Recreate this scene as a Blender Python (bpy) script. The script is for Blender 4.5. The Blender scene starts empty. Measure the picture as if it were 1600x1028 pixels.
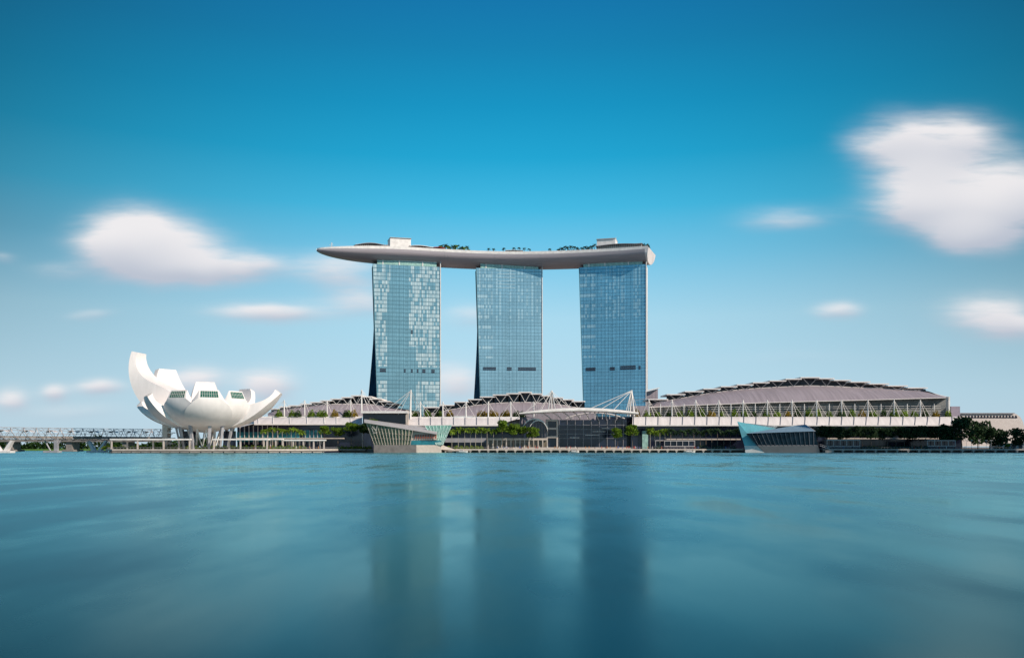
import bpy, math, random
from mathutils import Vector, Matrix
random.seed(7)
R = math.radians
scene = bpy.context.scene
col = scene.collection

# ------------------------------------------------------------ camera
F, H0, ZC = 1325.0, 698.0, 4.0          # focal length and horizon of the 1600 px wide photograph, eye height
cam_d = bpy.data.cameras.new('camera'); cam = bpy.data.objects.new('camera', cam_d); col.objects.link(cam)
cam.location = (0, 0, ZC); cam.rotation_euler = (R(90), 0, 0)
cam_d.sensor_width = 36; cam_d.lens = 36*F/1600; cam_d.shift_y = (H0-514)/1600.0
cam_d.clip_start = .5; cam_d.clip_end = 30000
scene.camera = cam
scene.view_settings.view_transform = 'Standard'; scene.view_settings.look = 'None'
scene.view_settings.gamma = 1; scene.view_settings.exposure = 0.0; scene.view_settings.use_curve_mapping = False
def P(px, py, Y): return Vector(((px-800)/F*Y, Y, ZC+(H0-py)/F*Y))
def X(px, Y): return (px-800)/F*Y
def Z(py, Y): return ZC+(H0-py)/F*Y

# ------------------------------------------------------------ sun and sky
SUN_AZ, SUN_EL = 57.0, 33.0             # degrees to the right of straight behind the camera, height
sv = Vector((math.sin(R(SUN_AZ))*math.cos(R(SUN_EL)), -math.cos(R(SUN_AZ))*math.cos(R(SUN_EL)), math.sin(R(SUN_EL))))
sd = bpy.data.lights.new('sun', 'SUN'); sun = bpy.data.objects.new('sun', sd); col.objects.link(sun)
sd.energy = 5.0; sd.angle = R(.5); sd.color = (1, .87, .74)
sun.rotation_euler = sv.to_track_quat('Z', 'Y').to_euler(); sun.location = (300, -300, 400)

world = bpy.data.worlds.new('World'); scene.world = world; world.use_nodes = True
nt = world.node_tree; nt.nodes.clear(); N = nt.nodes; L = nt.links
def node(t, **k):
    n = N.new(t)
    for a, b in k.items(): setattr(n, a, b)
    return n
def put(sock, v):
    if hasattr(v, 'is_output'): L.new(v, sock)
    else: sock.default_value = v
def M(op, a, b=None, c=None, clamp=False):
    n = node('ShaderNodeMath', operation=op, use_clamp=clamp); put(n.inputs[0], a)
    if b is not None: put(n.inputs[1], b)
    if c is not None: put(n.inputs[2], c)
    return n.outputs[0]
STR = 0.1
sky = node('ShaderNodeTexSky', sky_type='NISHITA', sun_disc=False)
sky.sun_elevation = R(SUN_EL); sky.sun_rotation = R(180-SUN_AZ); sky.air_density = 1.0; sky.dust_density = .6; sky.ozone_density = 2.5
tc = node('ShaderNodeTexCoord'); sep = node('ShaderNodeSeparateXYZ'); L.new(tc.outputs['Generated'], sep.inputs[0])
dx, dy, dz = sep.outputs
hor = M('SQRT', M('ADD', M('MULTIPLY', dx, dx), M('MULTIPLY', dy, dy)))
el = M('DIVIDE', dz, M('MAXIMUM', hor, .001))                       # tangent of the elevation
ramp = node('ShaderNodeValToRGB'); L.new(M('MULTIPLY', el, 1.6), ramp.inputs[0])
def srgb(r, g, b): return tuple(((c/255)/12.92 if c/255 <= .04045 else ((c/255+.055)/1.055)**2.4) for c in (r, g, b))
stops = [(0, (190,214,230)), (.06*1.6, (188,222,239)), (.15*1.6, (172,220,241)), (.22*1.6, (122,204,238)), (.28*1.6, (66,188,230)),
         (.34*1.6, (26,167,213)), (.40*1.6, (12,150,198)), (.47*1.6, (12,131,181)), (.56*1.6, (10,112,170)), (1, (8,82,134))]
cr = ramp.color_ramp
while len(cr.elements) < len(stops): cr.elements.new(.5)
for e, (p, c) in zip(cr.elements, stops): e.position = p; e.color = (*srgb(*c), 1)
# the sky is a little deeper away from the middle of the view and below the pole
az = M('DIVIDE', dx, M('MAXIMUM', hor, .001))
edge = M('MULTIPLY', M('MULTIPLY', az, az), M('MINIMUM', M('ADD', .05, M('MULTIPLY', M('MAXIMUM', el, 0), 4.2)), 1.0))
dk = M('SUBTRACT', 1.0, M('MULTIPLY', edge, 1.75), clamp=True)
dk = M('MAXIMUM', dk, .45)
rs = node('ShaderNodeVectorMath', operation='SCALE'); L.new(ramp.outputs[0], rs.inputs[0]); L.new(M('MULTIPLY', dk, 1/STR), rs.inputs['Scale'])
mix = node('ShaderNodeMix', data_type='RGBA'); mix.inputs[0].default_value = .95
L.new(sky.outputs[0], mix.inputs[6]); L.new(rs.outputs[0], mix.inputs[7])
# long soft clouds, fixed in direction
u = M('DIVIDE', dx, M('MAXIMUM', dy, .02)); v = M('DIVIDE', dz, M('MAXIMUM', dy, .02))
cmb = node('ShaderNodeCombineXYZ'); L.new(u, cmb.inputs[0]); L.new(v, cmb.inputs[1])
def noise(vec, sx, sy, scale, detail, seed):
    mp = node('ShaderNodeMapping'); mp.inputs['Scale'].default_value = (sx, sy, 1); mp.inputs['Location'].default_value = (seed, seed*1.7, seed*.6)
    L.new(vec, mp.inputs[0]); n = node('ShaderNodeTexNoise'); n.inputs['Scale'].default_value = scale; n.inputs['Detail'].default_value = detail
    n.inputs['Roughness'].default_value = .55
    L.new(mp.outputs[0], n.inputs[0]); return n.outputs[0]
n1 = noise(cmb.outputs[0], 1, 1.6, 9, 1.5, 3.1); n2 = noise(cmb.outputs[0], 1, 1.8, 10, 1.5, 8.4); n3 = noise(cmb.outputs[0], 1, 5.0, 13, 4, 5.2)
uw = M('ADD', u, M('MULTIPLY', M('SUBTRACT', n1, .5), .035)); vw = M('ADD', v, M('MULTIPLY', M('SUBTRACT', n2, .5), .02))
clouds = [(190,372,70,46,1.1),(250,395,95,46,1.1),(320,418,100,24,.9),(385,415,60,14,.5),(420,487,75,17,1.0),(145,497,40,11,.45),(530,425,70,32,.75),
          (565,474,55,24,.6),(18,622,28,17,.9),(84,615,22,14,.9),(160,609,40,15,.9),(110,645,90,12,.35),(312,594,52,24,1.0),(425,600,42,28,1.0),
          (705,600,42,36,.75),(735,495,45,24,.5),(1408,215,66,36,1.0),(1500,215,62,38,1.0),(1440,266,82,38,.8),(1490,318,95,46,.9),(1590,300,62,58,.9),
          (1510,368,62,24,.9),(1350,235,40,20,.35),(1420,325,62,34,.6),(1545,345,75,40,.7),(1232,342,80,22,.5),(1308,487,38,14,.85),(1555,490,75,32,.85),(1590,515,60,22,.7),(5,405,20,10,.45),(80,425,50,12,.3),
          (700,655,140,14,.3),(1250,560,180,14,.15)]
dens = None; shd = None
for (cx, cy, rx, ry, a) in clouds:
    qx = M('MULTIPLY', M('SUBTRACT', uw, (cx-800)/F), F/rx); qy = M('MULTIPLY', M('SUBTRACT', vw, (H0-cy)/F), F/ry)
    q = M('ADD', M('MULTIPLY', qx, qx), M('MULTIPLY', qy, qy))
    g = M('MULTIPLY', M('EXPONENT', M('MULTIPLY', q, -1.0)), a)
    s_ = M('MULTIPLY', g, M('ADD', qy, M('MULTIPLY', qx, -.15)))
    dens = g if dens is None else M('ADD', dens, g)
    shd = s_ if shd is None else M('ADD', shd, s_)
dn = M('MULTIPLY', dens, M('ADD', .30, M('MULTIPLY', n3, 1.4)))
al = node('ShaderNodeMapRange', interpolation_type='SMOOTHSTEP'); L.new(dn, al.inputs[0]); al.inputs[1].default_value = .0; al.inputs[2].default_value = 1.12
al.inputs[4].default_value = .95
alpha = M('MULTIPLY', al.outputs[0], M('GREATER_THAN', dy, .05))
tone = node('ShaderNodeMapRange', interpolation_type='SMOOTHSTEP'); L.new(M('DIVIDE', shd, M('MAXIMUM', dens, .02)), tone.inputs[0])
tone.inputs[1].default_value = -.8; tone.inputs[2].default_value = .55
cc = node('ShaderNodeMix', data_type='RGBA'); L.new(tone.outputs[0], cc.inputs[0])
cc.inputs[6].default_value = (*[c/STR for c in srgb(190,196,210)], 1); cc.inputs[7].default_value = (*[c/STR for c in srgb(243,239,240)], 1)
fin = node('ShaderNodeMix', data_type='RGBA'); L.new(alpha, fin.inputs[0]); L.new(mix.outputs[2], fin.inputs[6]); L.new(cc.outputs[2], fin.inputs[7])
bg = node('ShaderNodeBackground'); bg.inputs[1].default_value = STR; L.new(fin.outputs[2], bg.inputs[0])
out = node('ShaderNodeOutputWorld'); L.new(bg.outputs[0], out.inputs[0])

# ------------------------------------------------------------ materials
def newmat(name):
    m = bpy.data.materials.new(name); m.use_nodes = True; t = m.node_tree
    return m, t, t.nodes['Principled BSDF']
def mat(name, c, rough=.6, metal=0, var=.12, scale=.3, bump=0, spec=.5, stretch=(1,1,1), detail=4):
    m, t, b = newmat(name)
    b.inputs['Roughness'].default_value = rough; b.inputs['Metallic'].default_value = metal
    b.inputs['Specular IOR Level'].default_value = spec
    g = t.nodes.new('ShaderNodeNewGeometry'); mp = t.nodes.new('ShaderNodeMapping'); mp.inputs['Scale'].default_value = stretch
    n = t.nodes.new('ShaderNodeTexNoise'); n.inputs['Scale'].default_value = scale; n.inputs['Detail'].default_value = detail
    t.links.new(g.outputs['Position'], mp.inputs[0]); t.links.new(mp.outputs[0], n.inputs[0])
    x = t.nodes.new('ShaderNodeMix'); x.data_type = 'RGBA'
    r = t.nodes.new('ShaderNodeMapRange'); r.inputs[1].default_value = .3; r.inputs[2].default_value = .7
    t.links.new(n.outputs[0], r.inputs[0]); t.links.new(r.outputs[0], x.inputs[0])
    x.inputs[6].default_value = (*[k*(1-var) for k in c], 1); x.inputs[7].default_value = (*[min(1, k*(1+var)) for k in c], 1)
    t.links.new(x.outputs[2], b.inputs['Base Color'])
    if bump:
        bp = t.nodes.new('ShaderNodeBump'); bp.inputs['Strength'].default_value = bump; bp.inputs['Distance'].default_value = .3
        t.links.new(n.outputs[0], bp.inputs['Height']); t.links.new(bp.outputs[0], b.inputs['Normal'])
    return m
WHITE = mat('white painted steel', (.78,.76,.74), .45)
PANEL = mat('white metal roof panel', (.72,.68,.675), .45, var=.12, scale=.15, stretch=(2,.3,.3))
SHELL = mat('grey lilac metal roof', (.31,.275,.31), .5, var=.16, scale=.12, stretch=(6,.3,.3))
FIN = mat('pale roof slab', (.80,.76,.74), .5)
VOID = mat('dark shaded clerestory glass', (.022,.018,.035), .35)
DARK = mat('dark blue facade glass', (.012,.016,.035), .12, var=.5, scale=.12)
STEEL = mat('grey steel', (.33,.33,.36), .45)
CONC = mat('pale concrete', (.52,.46,.41), .8, var=.15, scale=.4)
CONCD = mat('grey concrete', (.22,.20,.19), .85, var=.2, scale=.3)
BEIGE = mat('beige stone cladding', (.50,.45,.42), .7, var=.1)
MUSE = mat('museum white cladding', (.80,.765,.755), .42, var=.05, scale=.35, stretch=(1,1,.25))
GREENG = mat('green tinted glass', (.03,.16,.12), .15, var=.45, scale=1.2, metal=.2)
TEALG = mat('teal glass', (.03,.20,.24), .15, var=.3, scale=.4, metal=.3)
REDM = mat('red canvas', (.45,.03,.05), .7)
TRUNK = mat('bark', (.20,.155,.12), .9, scale=2)
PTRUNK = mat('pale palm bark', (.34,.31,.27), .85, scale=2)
SOIL = mat('planter soil', (.05,.035,.02), .95)
PAVE = mat('paving', (.20,.175,.16), .85, var=.2, scale=.25)
GRASS = mat('grass', (.10,.20,.035), .95, var=.35, scale=.3)
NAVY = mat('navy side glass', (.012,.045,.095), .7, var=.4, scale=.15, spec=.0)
SKIN = mat('skin', (.35,.2,.13), .6)

def leafmat(name, c, var=.5):
    m, t, b = newmat(name); b.inputs['Roughness'].default_value = .65; b.inputs['Specular IOR Level'].default_value = .25
    g = t.nodes.new('ShaderNodeNewGeometry'); r = t.nodes.new('ShaderNodeValToRGB')
    t.links.new(g.outputs['Random Per Island'], r.inputs[0])
    r.color_ramp.elements[0].color = (*[k*(1-var) for k in c], 1); r.color_ramp.elements[1].color = (c[0]*(1+var*1.3), c[1]*(1+var), c[2]*(1+var*.6), 1)
    t.links.new(r.outputs[0], b.inputs['Base Color'])
    tr = t.nodes.new('ShaderNodeBsdfTranslucent'); t.links.new(r.outputs[0], tr.inputs[0])
    ms = t.nodes.new('ShaderNodeMixShader'); ms.inputs[0].default_value = .42
    t.links.new(b.outputs[0], ms.inputs[1]); t.links.new(tr.outputs[0], ms.inputs[2]); t.links.new(ms.outputs[0], t.nodes['Material Output'].inputs[0])
    return m
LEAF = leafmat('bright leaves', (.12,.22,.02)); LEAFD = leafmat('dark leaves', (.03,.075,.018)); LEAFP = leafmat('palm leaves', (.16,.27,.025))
LEAFY = leafmat('yellow green leaves', (.26,.20,.02)); LIME = leafmat('lime shrub leaves', (.20,.30,.02)); LEAFS = leafmat('dark and shade-toned leaves', (.03,.07,.03))  # LEAFS: shade put into the green of right-hand trees; also dark deck planting

def curtain(name, base, line, light, cw=3.3, ch=3.45, mode=0, seed=0, metal=.45, rough=.14, var=.16):
    """curtain wall: grid of panes with mullions, per-pane tone and pale drawn blinds"""
    m, t, b = newmat(name); nd = t.nodes; lk = t.links
    def mm(op, a, bb=None, clamp=False):
        n = nd.new('ShaderNodeMath'); n.operation = op; n.use_clamp = clamp
        for i, q in enumerate((a, bb)):
            if q is None: continue
            if hasattr(q, 'is_output'): lk.new(q, n.inputs[i])
            else: n.inputs[i].default_value = q
        return n.outputs[0]
    tcn = nd.new('ShaderNodeTexCoord'); s = nd.new('ShaderNodeSeparateXYZ'); lk.new(tcn.outputs['Object'], s.inputs[0])
    x, z = s.outputs[0], s.outputs[2]
    cx = mm('DIVIDE', x, cw); cz = mm('DIVIDE', z, ch)
    fx = mm('FRACT', cx); fz = mm('FRACT', cz)
    def rnd(sx, sz, off):
        c = nd.new('ShaderNodeCombineXYZ'); lk.new(mm('FLOOR', mm('MULTIPLY', cx, sx)), c.inputs[0]); lk.new(mm('FLOOR', mm('MULTIPLY', cz, sz)), c.inputs[1]); c.inputs[2].default_value = off+seed
        w = nd.new('ShaderNodeTexWhiteNoise'); w.noise_dimensions = '3D'; lk.new(c.outputs[0], w.inputs[0]); return w.outputs[0]
    r1 = rnd(1, 1, 1); r2 = rnd(1, .5, 2); rc = rnd(1, 0, 3); rf = rnd(0, 1, 4)
    lin = mm('MAXIMUM', mm('LESS_THAN', fx, .11), mm('LESS_THAN', fz, .19))
    def band(a, lo, hi): return mm('MULTIPLY', mm('GREATER_THAN', a, lo), mm('LESS_THAN', a, hi))
    if mode == 1:      # drawn blinds left and right, plain core between; the core drifts with height
        drift = mm('MULTIPLY', mm('LESS_THAN', z, 100), 7)
        reg = mm('ADD', mm('LESS_THAN', x, mm('SUBTRACT', -16.3, mm('MULTIPLY', mm('LESS_THAN', z, 153), 3.3))), mm('GREATER_THAN', x, mm('ADD', 2, drift)), clamp=True)
        reg = mm('MULTIPLY', reg, mm('SUBTRACT', 1, band(z, 66, 80)))
        lit = mm('MULTIPLY', reg, mm('GREATER_THAN', mm('ADD', mm('MULTIPLY', r2, .62), mm('MULTIPLY', r1, .38)), .38))
        lit = mm('MULTIPLY', lit, mm('ADD', .40, mm('MULTIPLY', r1, .5)))
    else:
        upper = mm('GREATER_THAN', z, 128)
        lf = mm('MULTIPLY', mm('LESS_THAN', x, -17), mm('MULTIPLY', mm('GREATER_THAN', z, 90), mm('GREATER_THAN', mm('FRACT', mm('MULTIPLY', cz, .3333)), .66)))
        a1 = mm('MULTIPLY', upper, mm('MULTIPLY', mm('GREATER_THAN', rc, .62), mm('GREATER_THAN', r1, .35)))
        lit = mm('MAXIMUM', mm('MULTIPLY', a1, .35), mm('MULTIPLY', lf, mm('MULTIPLY', mm('GREATER_THAN', r1, .25), .5)))
        if mode == 2:
            strip = mm('MULTIPLY', band(x, -12, 6), mm('MULTIPLY', mm('GREATER_THAN', z, 160), mm('LESS_THAN', fz, .35)))
            lit = mm('MAXIMUM', lit, mm('MULTIPLY', strip, .7))
    core = mm('MULTIPLY', band(x, -2.2, 1.0), mm('GREATER_THAN', mm('FRACT', mm('MULTIPLY', cz, 1)), .55))
    tone = mm('ADD', 1-var, mm('MULTIPLY', mm('ADD', mm('ADD', mm('MULTIPLY', r1, .5), mm('MULTIPLY', rc, .6)), mm('MULTIPLY', rf, .6)), var*1.2))
    gn = nd.new('ShaderNodeTexNoise'); gn.inputs['Scale'].default_value = .022; lk.new(tcn.outputs['Object'], gn.inputs[0])
    tone = mm('MULTIPLY', tone, mm('ADD', .72, mm('MULTIPLY', gn.outputs[0], .56)))
    tone = mm('SUBTRACT', tone, mm('MULTIPLY', core, .16))
    vs = nd.new('ShaderNodeVectorMath'); vs.operation = 'SCALE'; vs.inputs[0].default_value = base; lk.new(tone, vs.inputs['Scale'])
    m1 = nd.new('ShaderNodeMix'); m1.data_type = 'RGBA'; lk.new(lit, m1.inputs[0]); lk.new(vs.outputs[0], m1.inputs[6]); m1.inputs[7].default_value = (*light, 1)
    m2 = nd.new('ShaderNodeMix'); m2.data_type = 'RGBA'; lk.new(mm('MULTIPLY', lin, .85), m2.inputs[0]); lk.new(m1.outputs[2], m2.inputs[6]); m2.inputs[7].default_value = (*line, 1)
    lk.new(m2.outputs[2], b.inputs['Base Color'])
    lk.new(mm('SUBTRACT', metal, mm('MULTIPLY', mm('MAXIMUM', lit, lin), metal*.8)), b.inputs['Metallic']); b.inputs['Roughness'].default_value = rough
    # every pane sits at its own slight angle
    c = nd.new('ShaderNodeCombineXYZ'); lk.new(mm('MULTIPLY', mm('SUBTRACT', r1, .5), .02), c.inputs[0]); lk.new(mm('MULTIPLY', mm('SUBTRACT', r2, .5), .02), c.inputs[2])
    ge = nd.new('ShaderNodeNewGeometry'); va = nd.new('ShaderNodeVectorMath'); va.operation = 'ADD'; lk.new(ge.outputs['Normal'], va.inputs[0]); lk.new(c.outputs[0], va.inputs[1])
    lk.new(va.outputs[0], b.inputs['Normal'])
    return m
G1 = curtain('teal curtain wall with pale blinds', (.24,.44,.52), (.07,.17,.23), (.60,.72,.75), cw=1.75, ch=3.9, mode=1, seed=1)
G2 = curtain('steel blue curtain wall', (.30,.50,.60), (.13,.27,.36), (.60,.78,.84), cw=1.7, ch=3.4, mode=2, seed=2)
G3 = curtain('deep blue curtain wall', (.18,.43,.59), (.08,.23,.36), (.52,.74,.83), cw=1.7, ch=3.4, mode=3, seed=3)
GT = curtain('office glass', (.05,.12,.17), (.2,.2,.2), (.4,.45,.5), mode=3, seed=4)

# ------------------------------------------------------------ mesh builder
ORG = {}
class MB:
    def __init__(s): s.v = []; s.f = []; s.sm = []
    def face(s, pts, sm=False):
        b = len(s.v); s.v += [Vector(p) for p in pts]; s.f.append(tuple(range(b, b+len(pts)))); s.sm.append(sm)
    def grid(s, rows, sm=True, flip=False):
        b = len(s.v); n = len(rows[0])
        for r in rows: s.v += [Vector(p) for p in r]
        for i in range(len(rows)-1):
            for j in range(n-1):
                q = (b+i*n+j, b+i*n+j+1, b+(i+1)*n+j+1, b+(i+1)*n+j)
                s.f.append(q[::-1] if flip else q); s.sm.append(sm)
        return s
    def box(s, x0, x1, y0, y1, z0, z1):
        b = len(s.v)
        s.v += [Vector(p) for p in ((x0,y0,z0),(x1,y0,z0),(x1,y1,z0),(x0,y1,z0),(x0,y0,z1),(x1,y0,z1),(x1,y1,z1),(x0,y1,z1))]
        for q in ((0,3,2,1),(4,5,6,7),(0,1,5,4),(1,2,6,5),(2,3,7,6),(3,0,4,7)): s.f.append(tuple(b+i for i in q)); s.sm.append(False)
        return s
    def hexa(s, lo, hi):     # two four-point loops
        b = len(s.v); s.v += [Vector(p) for p in list(lo)+list(hi)]
        for q in ((3,2,1,0),(4,5,6,7),(0,1,5,4),(1,2,6,5),(2,3,7,6),(3,0,4,7)): s.f.append(tuple(b+i for i in q)); s.sm.append(False)
        return s
    def prism(s, poly, y0, y1):   # polygon of (x, z) swept along y
        a = [(p[0], y0, p[1]) for p in poly]; c = [(p[0], y1, p[1]) for p in poly]; n = len(poly); b = len(s.v)
        s.v += [Vector(p) for p in a+c]; s.f.append(tuple(b+i for i in range(n))); s.sm.append(False)
        s.f.append(tuple(b+n+i for i in range(n))[::-1]); s.sm.append(False)
        for i in range(n):
            j = (i+1) % n; s.f.append((b+j, b+i, b+n+i, b+n+j)); s.sm.append(False)
        return s
    def slab(s, poly, z0, z1):    # polygon of (x, y) swept along z
        n = len(poly); b = len(s.v)
        s.v += [Vector((p[0], p[1], z0)) for p in poly]+[Vector((p[0], p[1], z1)) for p in poly]
        s.f.append(tuple(b+i for i in range(n))[::-1]); s.sm.append(False); s.f.append(tuple(b+n+i for i in range(n))); s.sm.append(False)
        for i in range(n):
            j = (i+1) % n; s.f.append((b+i, b+j, b+n+j, b+n+i)); s.sm.append(False)
        return s
    def tube(s, pts, r, n=6, r2=None, cap=True):
        pts = [Vector(p) for p in pts]; rows = []
        for i, p in enumerate(pts):
            d = (pts[min(i+1, len(pts)-1)]-pts[max(i-1, 0)]).normalized()
            a = d.cross(Vector((0,0,1)));
            if a.length < .05: a = d.cross(Vector((0,1,0)))
            a.normalize(); c = d.cross(a)
            t = i/(len(pts)-1); rr = r if r2 is None else r+(r2-r)*t
            rows.append([p+(a*math.cos(2*math.pi*k/n)+c*math.sin(2*math.pi*k/n))*rr for k in range(n+1)])
        s.grid(rows, True)
        if cap: s.face(rows[0][:-1]); s.face(rows[-1][:-1][::-1])
        return s
    def build(s, name, m, parent=None, kind=None):
        me = bpy.data.meshes.new(name); o = ORG.get(parent.name, Vector()) if parent else Vector()
        me.from_pydata([tuple(p-o) for p in s.v], [], s.f); me.polygons.foreach_set('use_smooth', s.sm)
        me.materials.append(m); me.update()
        ob = bpy.data.objects.new(name, me); col.objects.link(ob)
        if parent: ob.parent = parent; ORG[ob.name] = o
        if kind: ob['kind'] = kind
        return ob
def tag(o, label, cat, group=None):
    o['label'] = label; o['category'] = cat
    if group: o['group'] = group
    return o
def thing(name, loc, label, cat, group=None, rz=0):
    e = bpy.data.objects.new(name, None); col.objects.link(e); e.location = loc; e.rotation_euler = (0, 0, rz)
    e.empty_display_size = 2
    if rz == 0: ORG[e.name] = Vector(loc)
    return tag(e, label, cat, group)
ORD = ['first','second','third','fourth','fifth','sixth','seventh','eighth','ninth','tenth','eleventh','twelfth','thirteenth','fourteenth','fifteenth','sixteenth',
       'seventeenth','eighteenth','nineteenth','twentieth','twenty-first','twenty-second','twenty-third','twenty-fourth','twenty-fifth','twenty-sixth','twenty-seventh','twenty-eighth','twenty-ninth','thirtieth','thirty-first','thirty-second']
def lerp_line(pts, x):
    for (a, b), (c, d) in zip(pts, pts[1:]):
        if x <= c: return b+(d-b)*(x-a)/(c-a) if x > a else b
    return pts[-1][1]

# ------------------------------------------------------------ water and land
m, t, b = newmat('smooth bay water')
b.inputs['Base Color'].default_value = (.0,.045,.060,1); b.inputs['IOR'].default_value = 1.33
tcw = t.nodes.new('ShaderNodeNewGeometry')
def wn(sx, sy, sc, det):
    mp = t.nodes.new('ShaderNodeMapping'); mp.inputs['Scale'].default_value = (sx, sy, 1); t.links.new(tcw.outputs['Position'], mp.inputs[0])
    n = t.nodes.new('ShaderNodeTexNoise'); n.inputs['Scale'].default_value = sc; n.inputs['Detail'].default_value = det; t.links.new(mp.outputs[0], n.inputs[0]); return n.outputs[0]
mr = t.nodes.new('ShaderNodeMapRange'); av = t.nodes.new('ShaderNodeMath'); av.operation = 'ADD'; t.links.new(wn(.17, .06, 1, 5), av.inputs[0]); t.links.new(wn(.022, .009, 1, 4), av.inputs[1])
t.links.new(av.outputs[0], mr.inputs[0]); mr.inputs[1].default_value = .82; mr.inputs[2].default_value = 1.18
mr.inputs[3].default_value = .14; mr.inputs[4].default_value = .38
bp = t.nodes.new('ShaderNodeBump'); bp.inputs['Strength'].default_value = .5; bp.inputs['Distance'].default_value = .06
t.links.new(wn(.06, .03, 1, 3), bp.inputs['Height'])
gl = t.nodes.new('ShaderNodeBsdfGlossy'); gl.inputs['Color'].default_value = (.50, .92, .96, 1); t.links.new(mr.outputs[0], gl.inputs['Roughness'])
df = t.nodes.new('ShaderNodeBsdfDiffuse'); df.inputs['Color'].default_value = (.0, .006, .010, 1)
fr = t.nodes.new('ShaderNodeFresnel'); fr.inputs['IOR'].default_value = 1.31
for n_ in (gl, df, fr): t.links.new(bp.outputs[0], n_.inputs['Normal'])
ms = t.nodes.new('ShaderNodeMixShader'); t.links.new(fr.outputs[0], ms.inputs[0]); t.links.new(df.outputs[0], ms.inputs[1]); t.links.new(gl.outputs[0], ms.inputs[2])
t.links.new(ms.outputs[0], t.nodes['Material Output'].inputs[0]); t.nodes.remove(b)
WATER = m
MB().grid([[(-9000, y, 0), (9000, y, 0)] for y in (-600, 12000)], False).build('water', WATER, kind='structure')
g = MB(); g.slab([(X(500,640), 606), (X(590,606), 606), (2600, 606), (2600, 9000), (-300, 9000), (-300, 720), (X(300,700), 640)], -1.5, 2.5); g.build('ground', PAVE, kind='structure')
# museum quay
arc = [(X(150,545), 566), (X(158,545), 551), (X(175,545), 545), (X(300,545), 541), (X(420,545), 545), (X(505,560), 560), (X(530,600), 603), (X(530,600), 700), (X(240,640), 700), (X(170,600), 600)]
MB().slab(arc, 1.35, 2.6).build('quay', CONC, kind='structure')
g = MB()
for (a, c) in zip(arc[:6], arc[1:7]):
    n = max(1, int((Vector(c)-Vector(a)).length/6.2))
    for i in range(n):
        p = Vector(a).lerp(Vector(c), (i+.04)/n); q = Vector(a).lerp(Vector(c), (i+.9)/n)
        g.hexa([(p.x,p.y-.25,.35),(q.x,q.y-.25,.35),(q.x,q.y+.5,.35),(p.x,p.y+.5,.35)], [(p.x,p.y-.25,.75),(q.x,q.y-.25,.75),(q.x,q.y+.5,.75),(p.x,p.y+.5,.75)])
tag(g.build('fender_rail', CONC), 'segmented pale fender rail along the foot of the museum quay', 'fender rail')
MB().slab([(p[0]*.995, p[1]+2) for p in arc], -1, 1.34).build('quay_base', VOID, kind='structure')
# far left shore
MB().slab([(-1200, 905), (-420, 890), (-330, 900), (-300, 930), (-300, 2000), (-1200, 2000)], -1, 1.6).build('far_shore', GRASS, kind='structure')

# ------------------------------------------------------------ foliage makers
def leafquad(mb, c, s, rnd):
    d = Vector((rnd.gauss(0,1), rnd.gauss(0,1), rnd.gauss(0,1)+.5)).normalized(); a = d.orthogonal().normalized(); a.rotate(Matrix.Rotation(rnd.random()*6.28, 3, d)); bb = d.cross(a)
    s1 = s*rnd.uniform(.6, 1.2); s2 = s1*rnd.uniform(.45, .8)
    mb.face([c+a*s1, c+bb*s2, c-a*s1, c-bb*s2])
def crown_mesh(seed, n=1150, flat=.62):
    """unit crown: radius 1, centred on z=0, made of leaf clumps"""
    rnd = random.Random(seed); mb = MB(); lobes = []
    for i in range(11):
        a = rnd.random()*6.28; r = rnd.uniform(.15, .62); lobes.append((Vector((r*math.cos(a), r*math.sin(a), rnd.uniform(-.40, .40)*flat/.62)), rnd.uniform(.28, .44)))
    lobes.append((Vector((0,0,.1)), .45))
    for i in range(n):
        c, r = rnd.choice(lobes); d = Vector((rnd.gauss(0,1), rnd.gauss(0,1), rnd.gauss(0,1))).normalized()
        p = c+Vector((d.x, d.y, d.z*flat))*r*rnd.uniform(.72, 1.08)
        leafquad(mb, p, .10, rnd)
    return mb
def trunk_mesh(seed, h=1.0):
    rnd = random.Random(seed); mb = MB()
    mb.tube([(0,0,0), (.02,.01,h*.5), (.0,.03,h)], .05, 6, .034)
    for i in range(5):
        a = i*1.26+rnd.random(); mb.tube([(0,.02,h*.86), (.2*math.cos(a), .2*math.sin(a), h*1.12), (.42*math.cos(a), .42*math.sin(a), h*1.35)], .026, 5, .008, False)
    return mb
def palm_crown(seed, nf=17, droop=1.0, L_=1.0):
    rnd = random.Random(seed); mb = MB()
    for i in range(nf):
        a = i*2.4+rnd.uniform(-.2,.2); up = rnd.uniform(.15, 1.0); ln = L_*rnd.uniform(.8, 1.05); d = Vector((math.cos(a), math.sin(a), 0)); s = Vector((-d.y, d.x, 0))
        p = Vector((0,0,0)); ang = up*1.2; k = 6; mid = [p.copy()]
        for j in range(k):
            p = p+(d*math.cos(ang)+Vector((0,0,1))*math.sin(ang))*ln/k; ang -= .36*droop; mid.append(p.copy())
        w = [.02,.13,.17,.17,.15,.10,.02]
        for sg in (-1, 1):
            for j in range(k):
                q0 = mid[j]; q1 = mid[j].lerp(mid[j+1], .72)
                drop = Vector((0,0,-.5*w[j+1]))
                mb.face([q0, q1, q1+s*sg*w[j+1]+drop+d*.08, q0+s*sg*w[j]*.8+drop*.8+d*.05])
    return mb
def palm_trunk(): return MB().tube([(0,0,0), (.006,.004,.5), (0,.0,1)], .034, 6, .022)
def shrub_mesh(seed, n=260):
    rnd = random.Random(seed); mb = MB()
    for i in range(n):
        d = Vector((rnd.gauss(0,1), rnd.gauss(0,1), abs(rnd.gauss(0,.8)))).normalized()
        leafquad(mb, Vector((d.x*rnd.uniform(.5,1), d.y*rnd.uniform(.5,1), d.z*rnd.uniform(.3,1.05))), .16, rnd)
    return mb
MESH = {}
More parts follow.
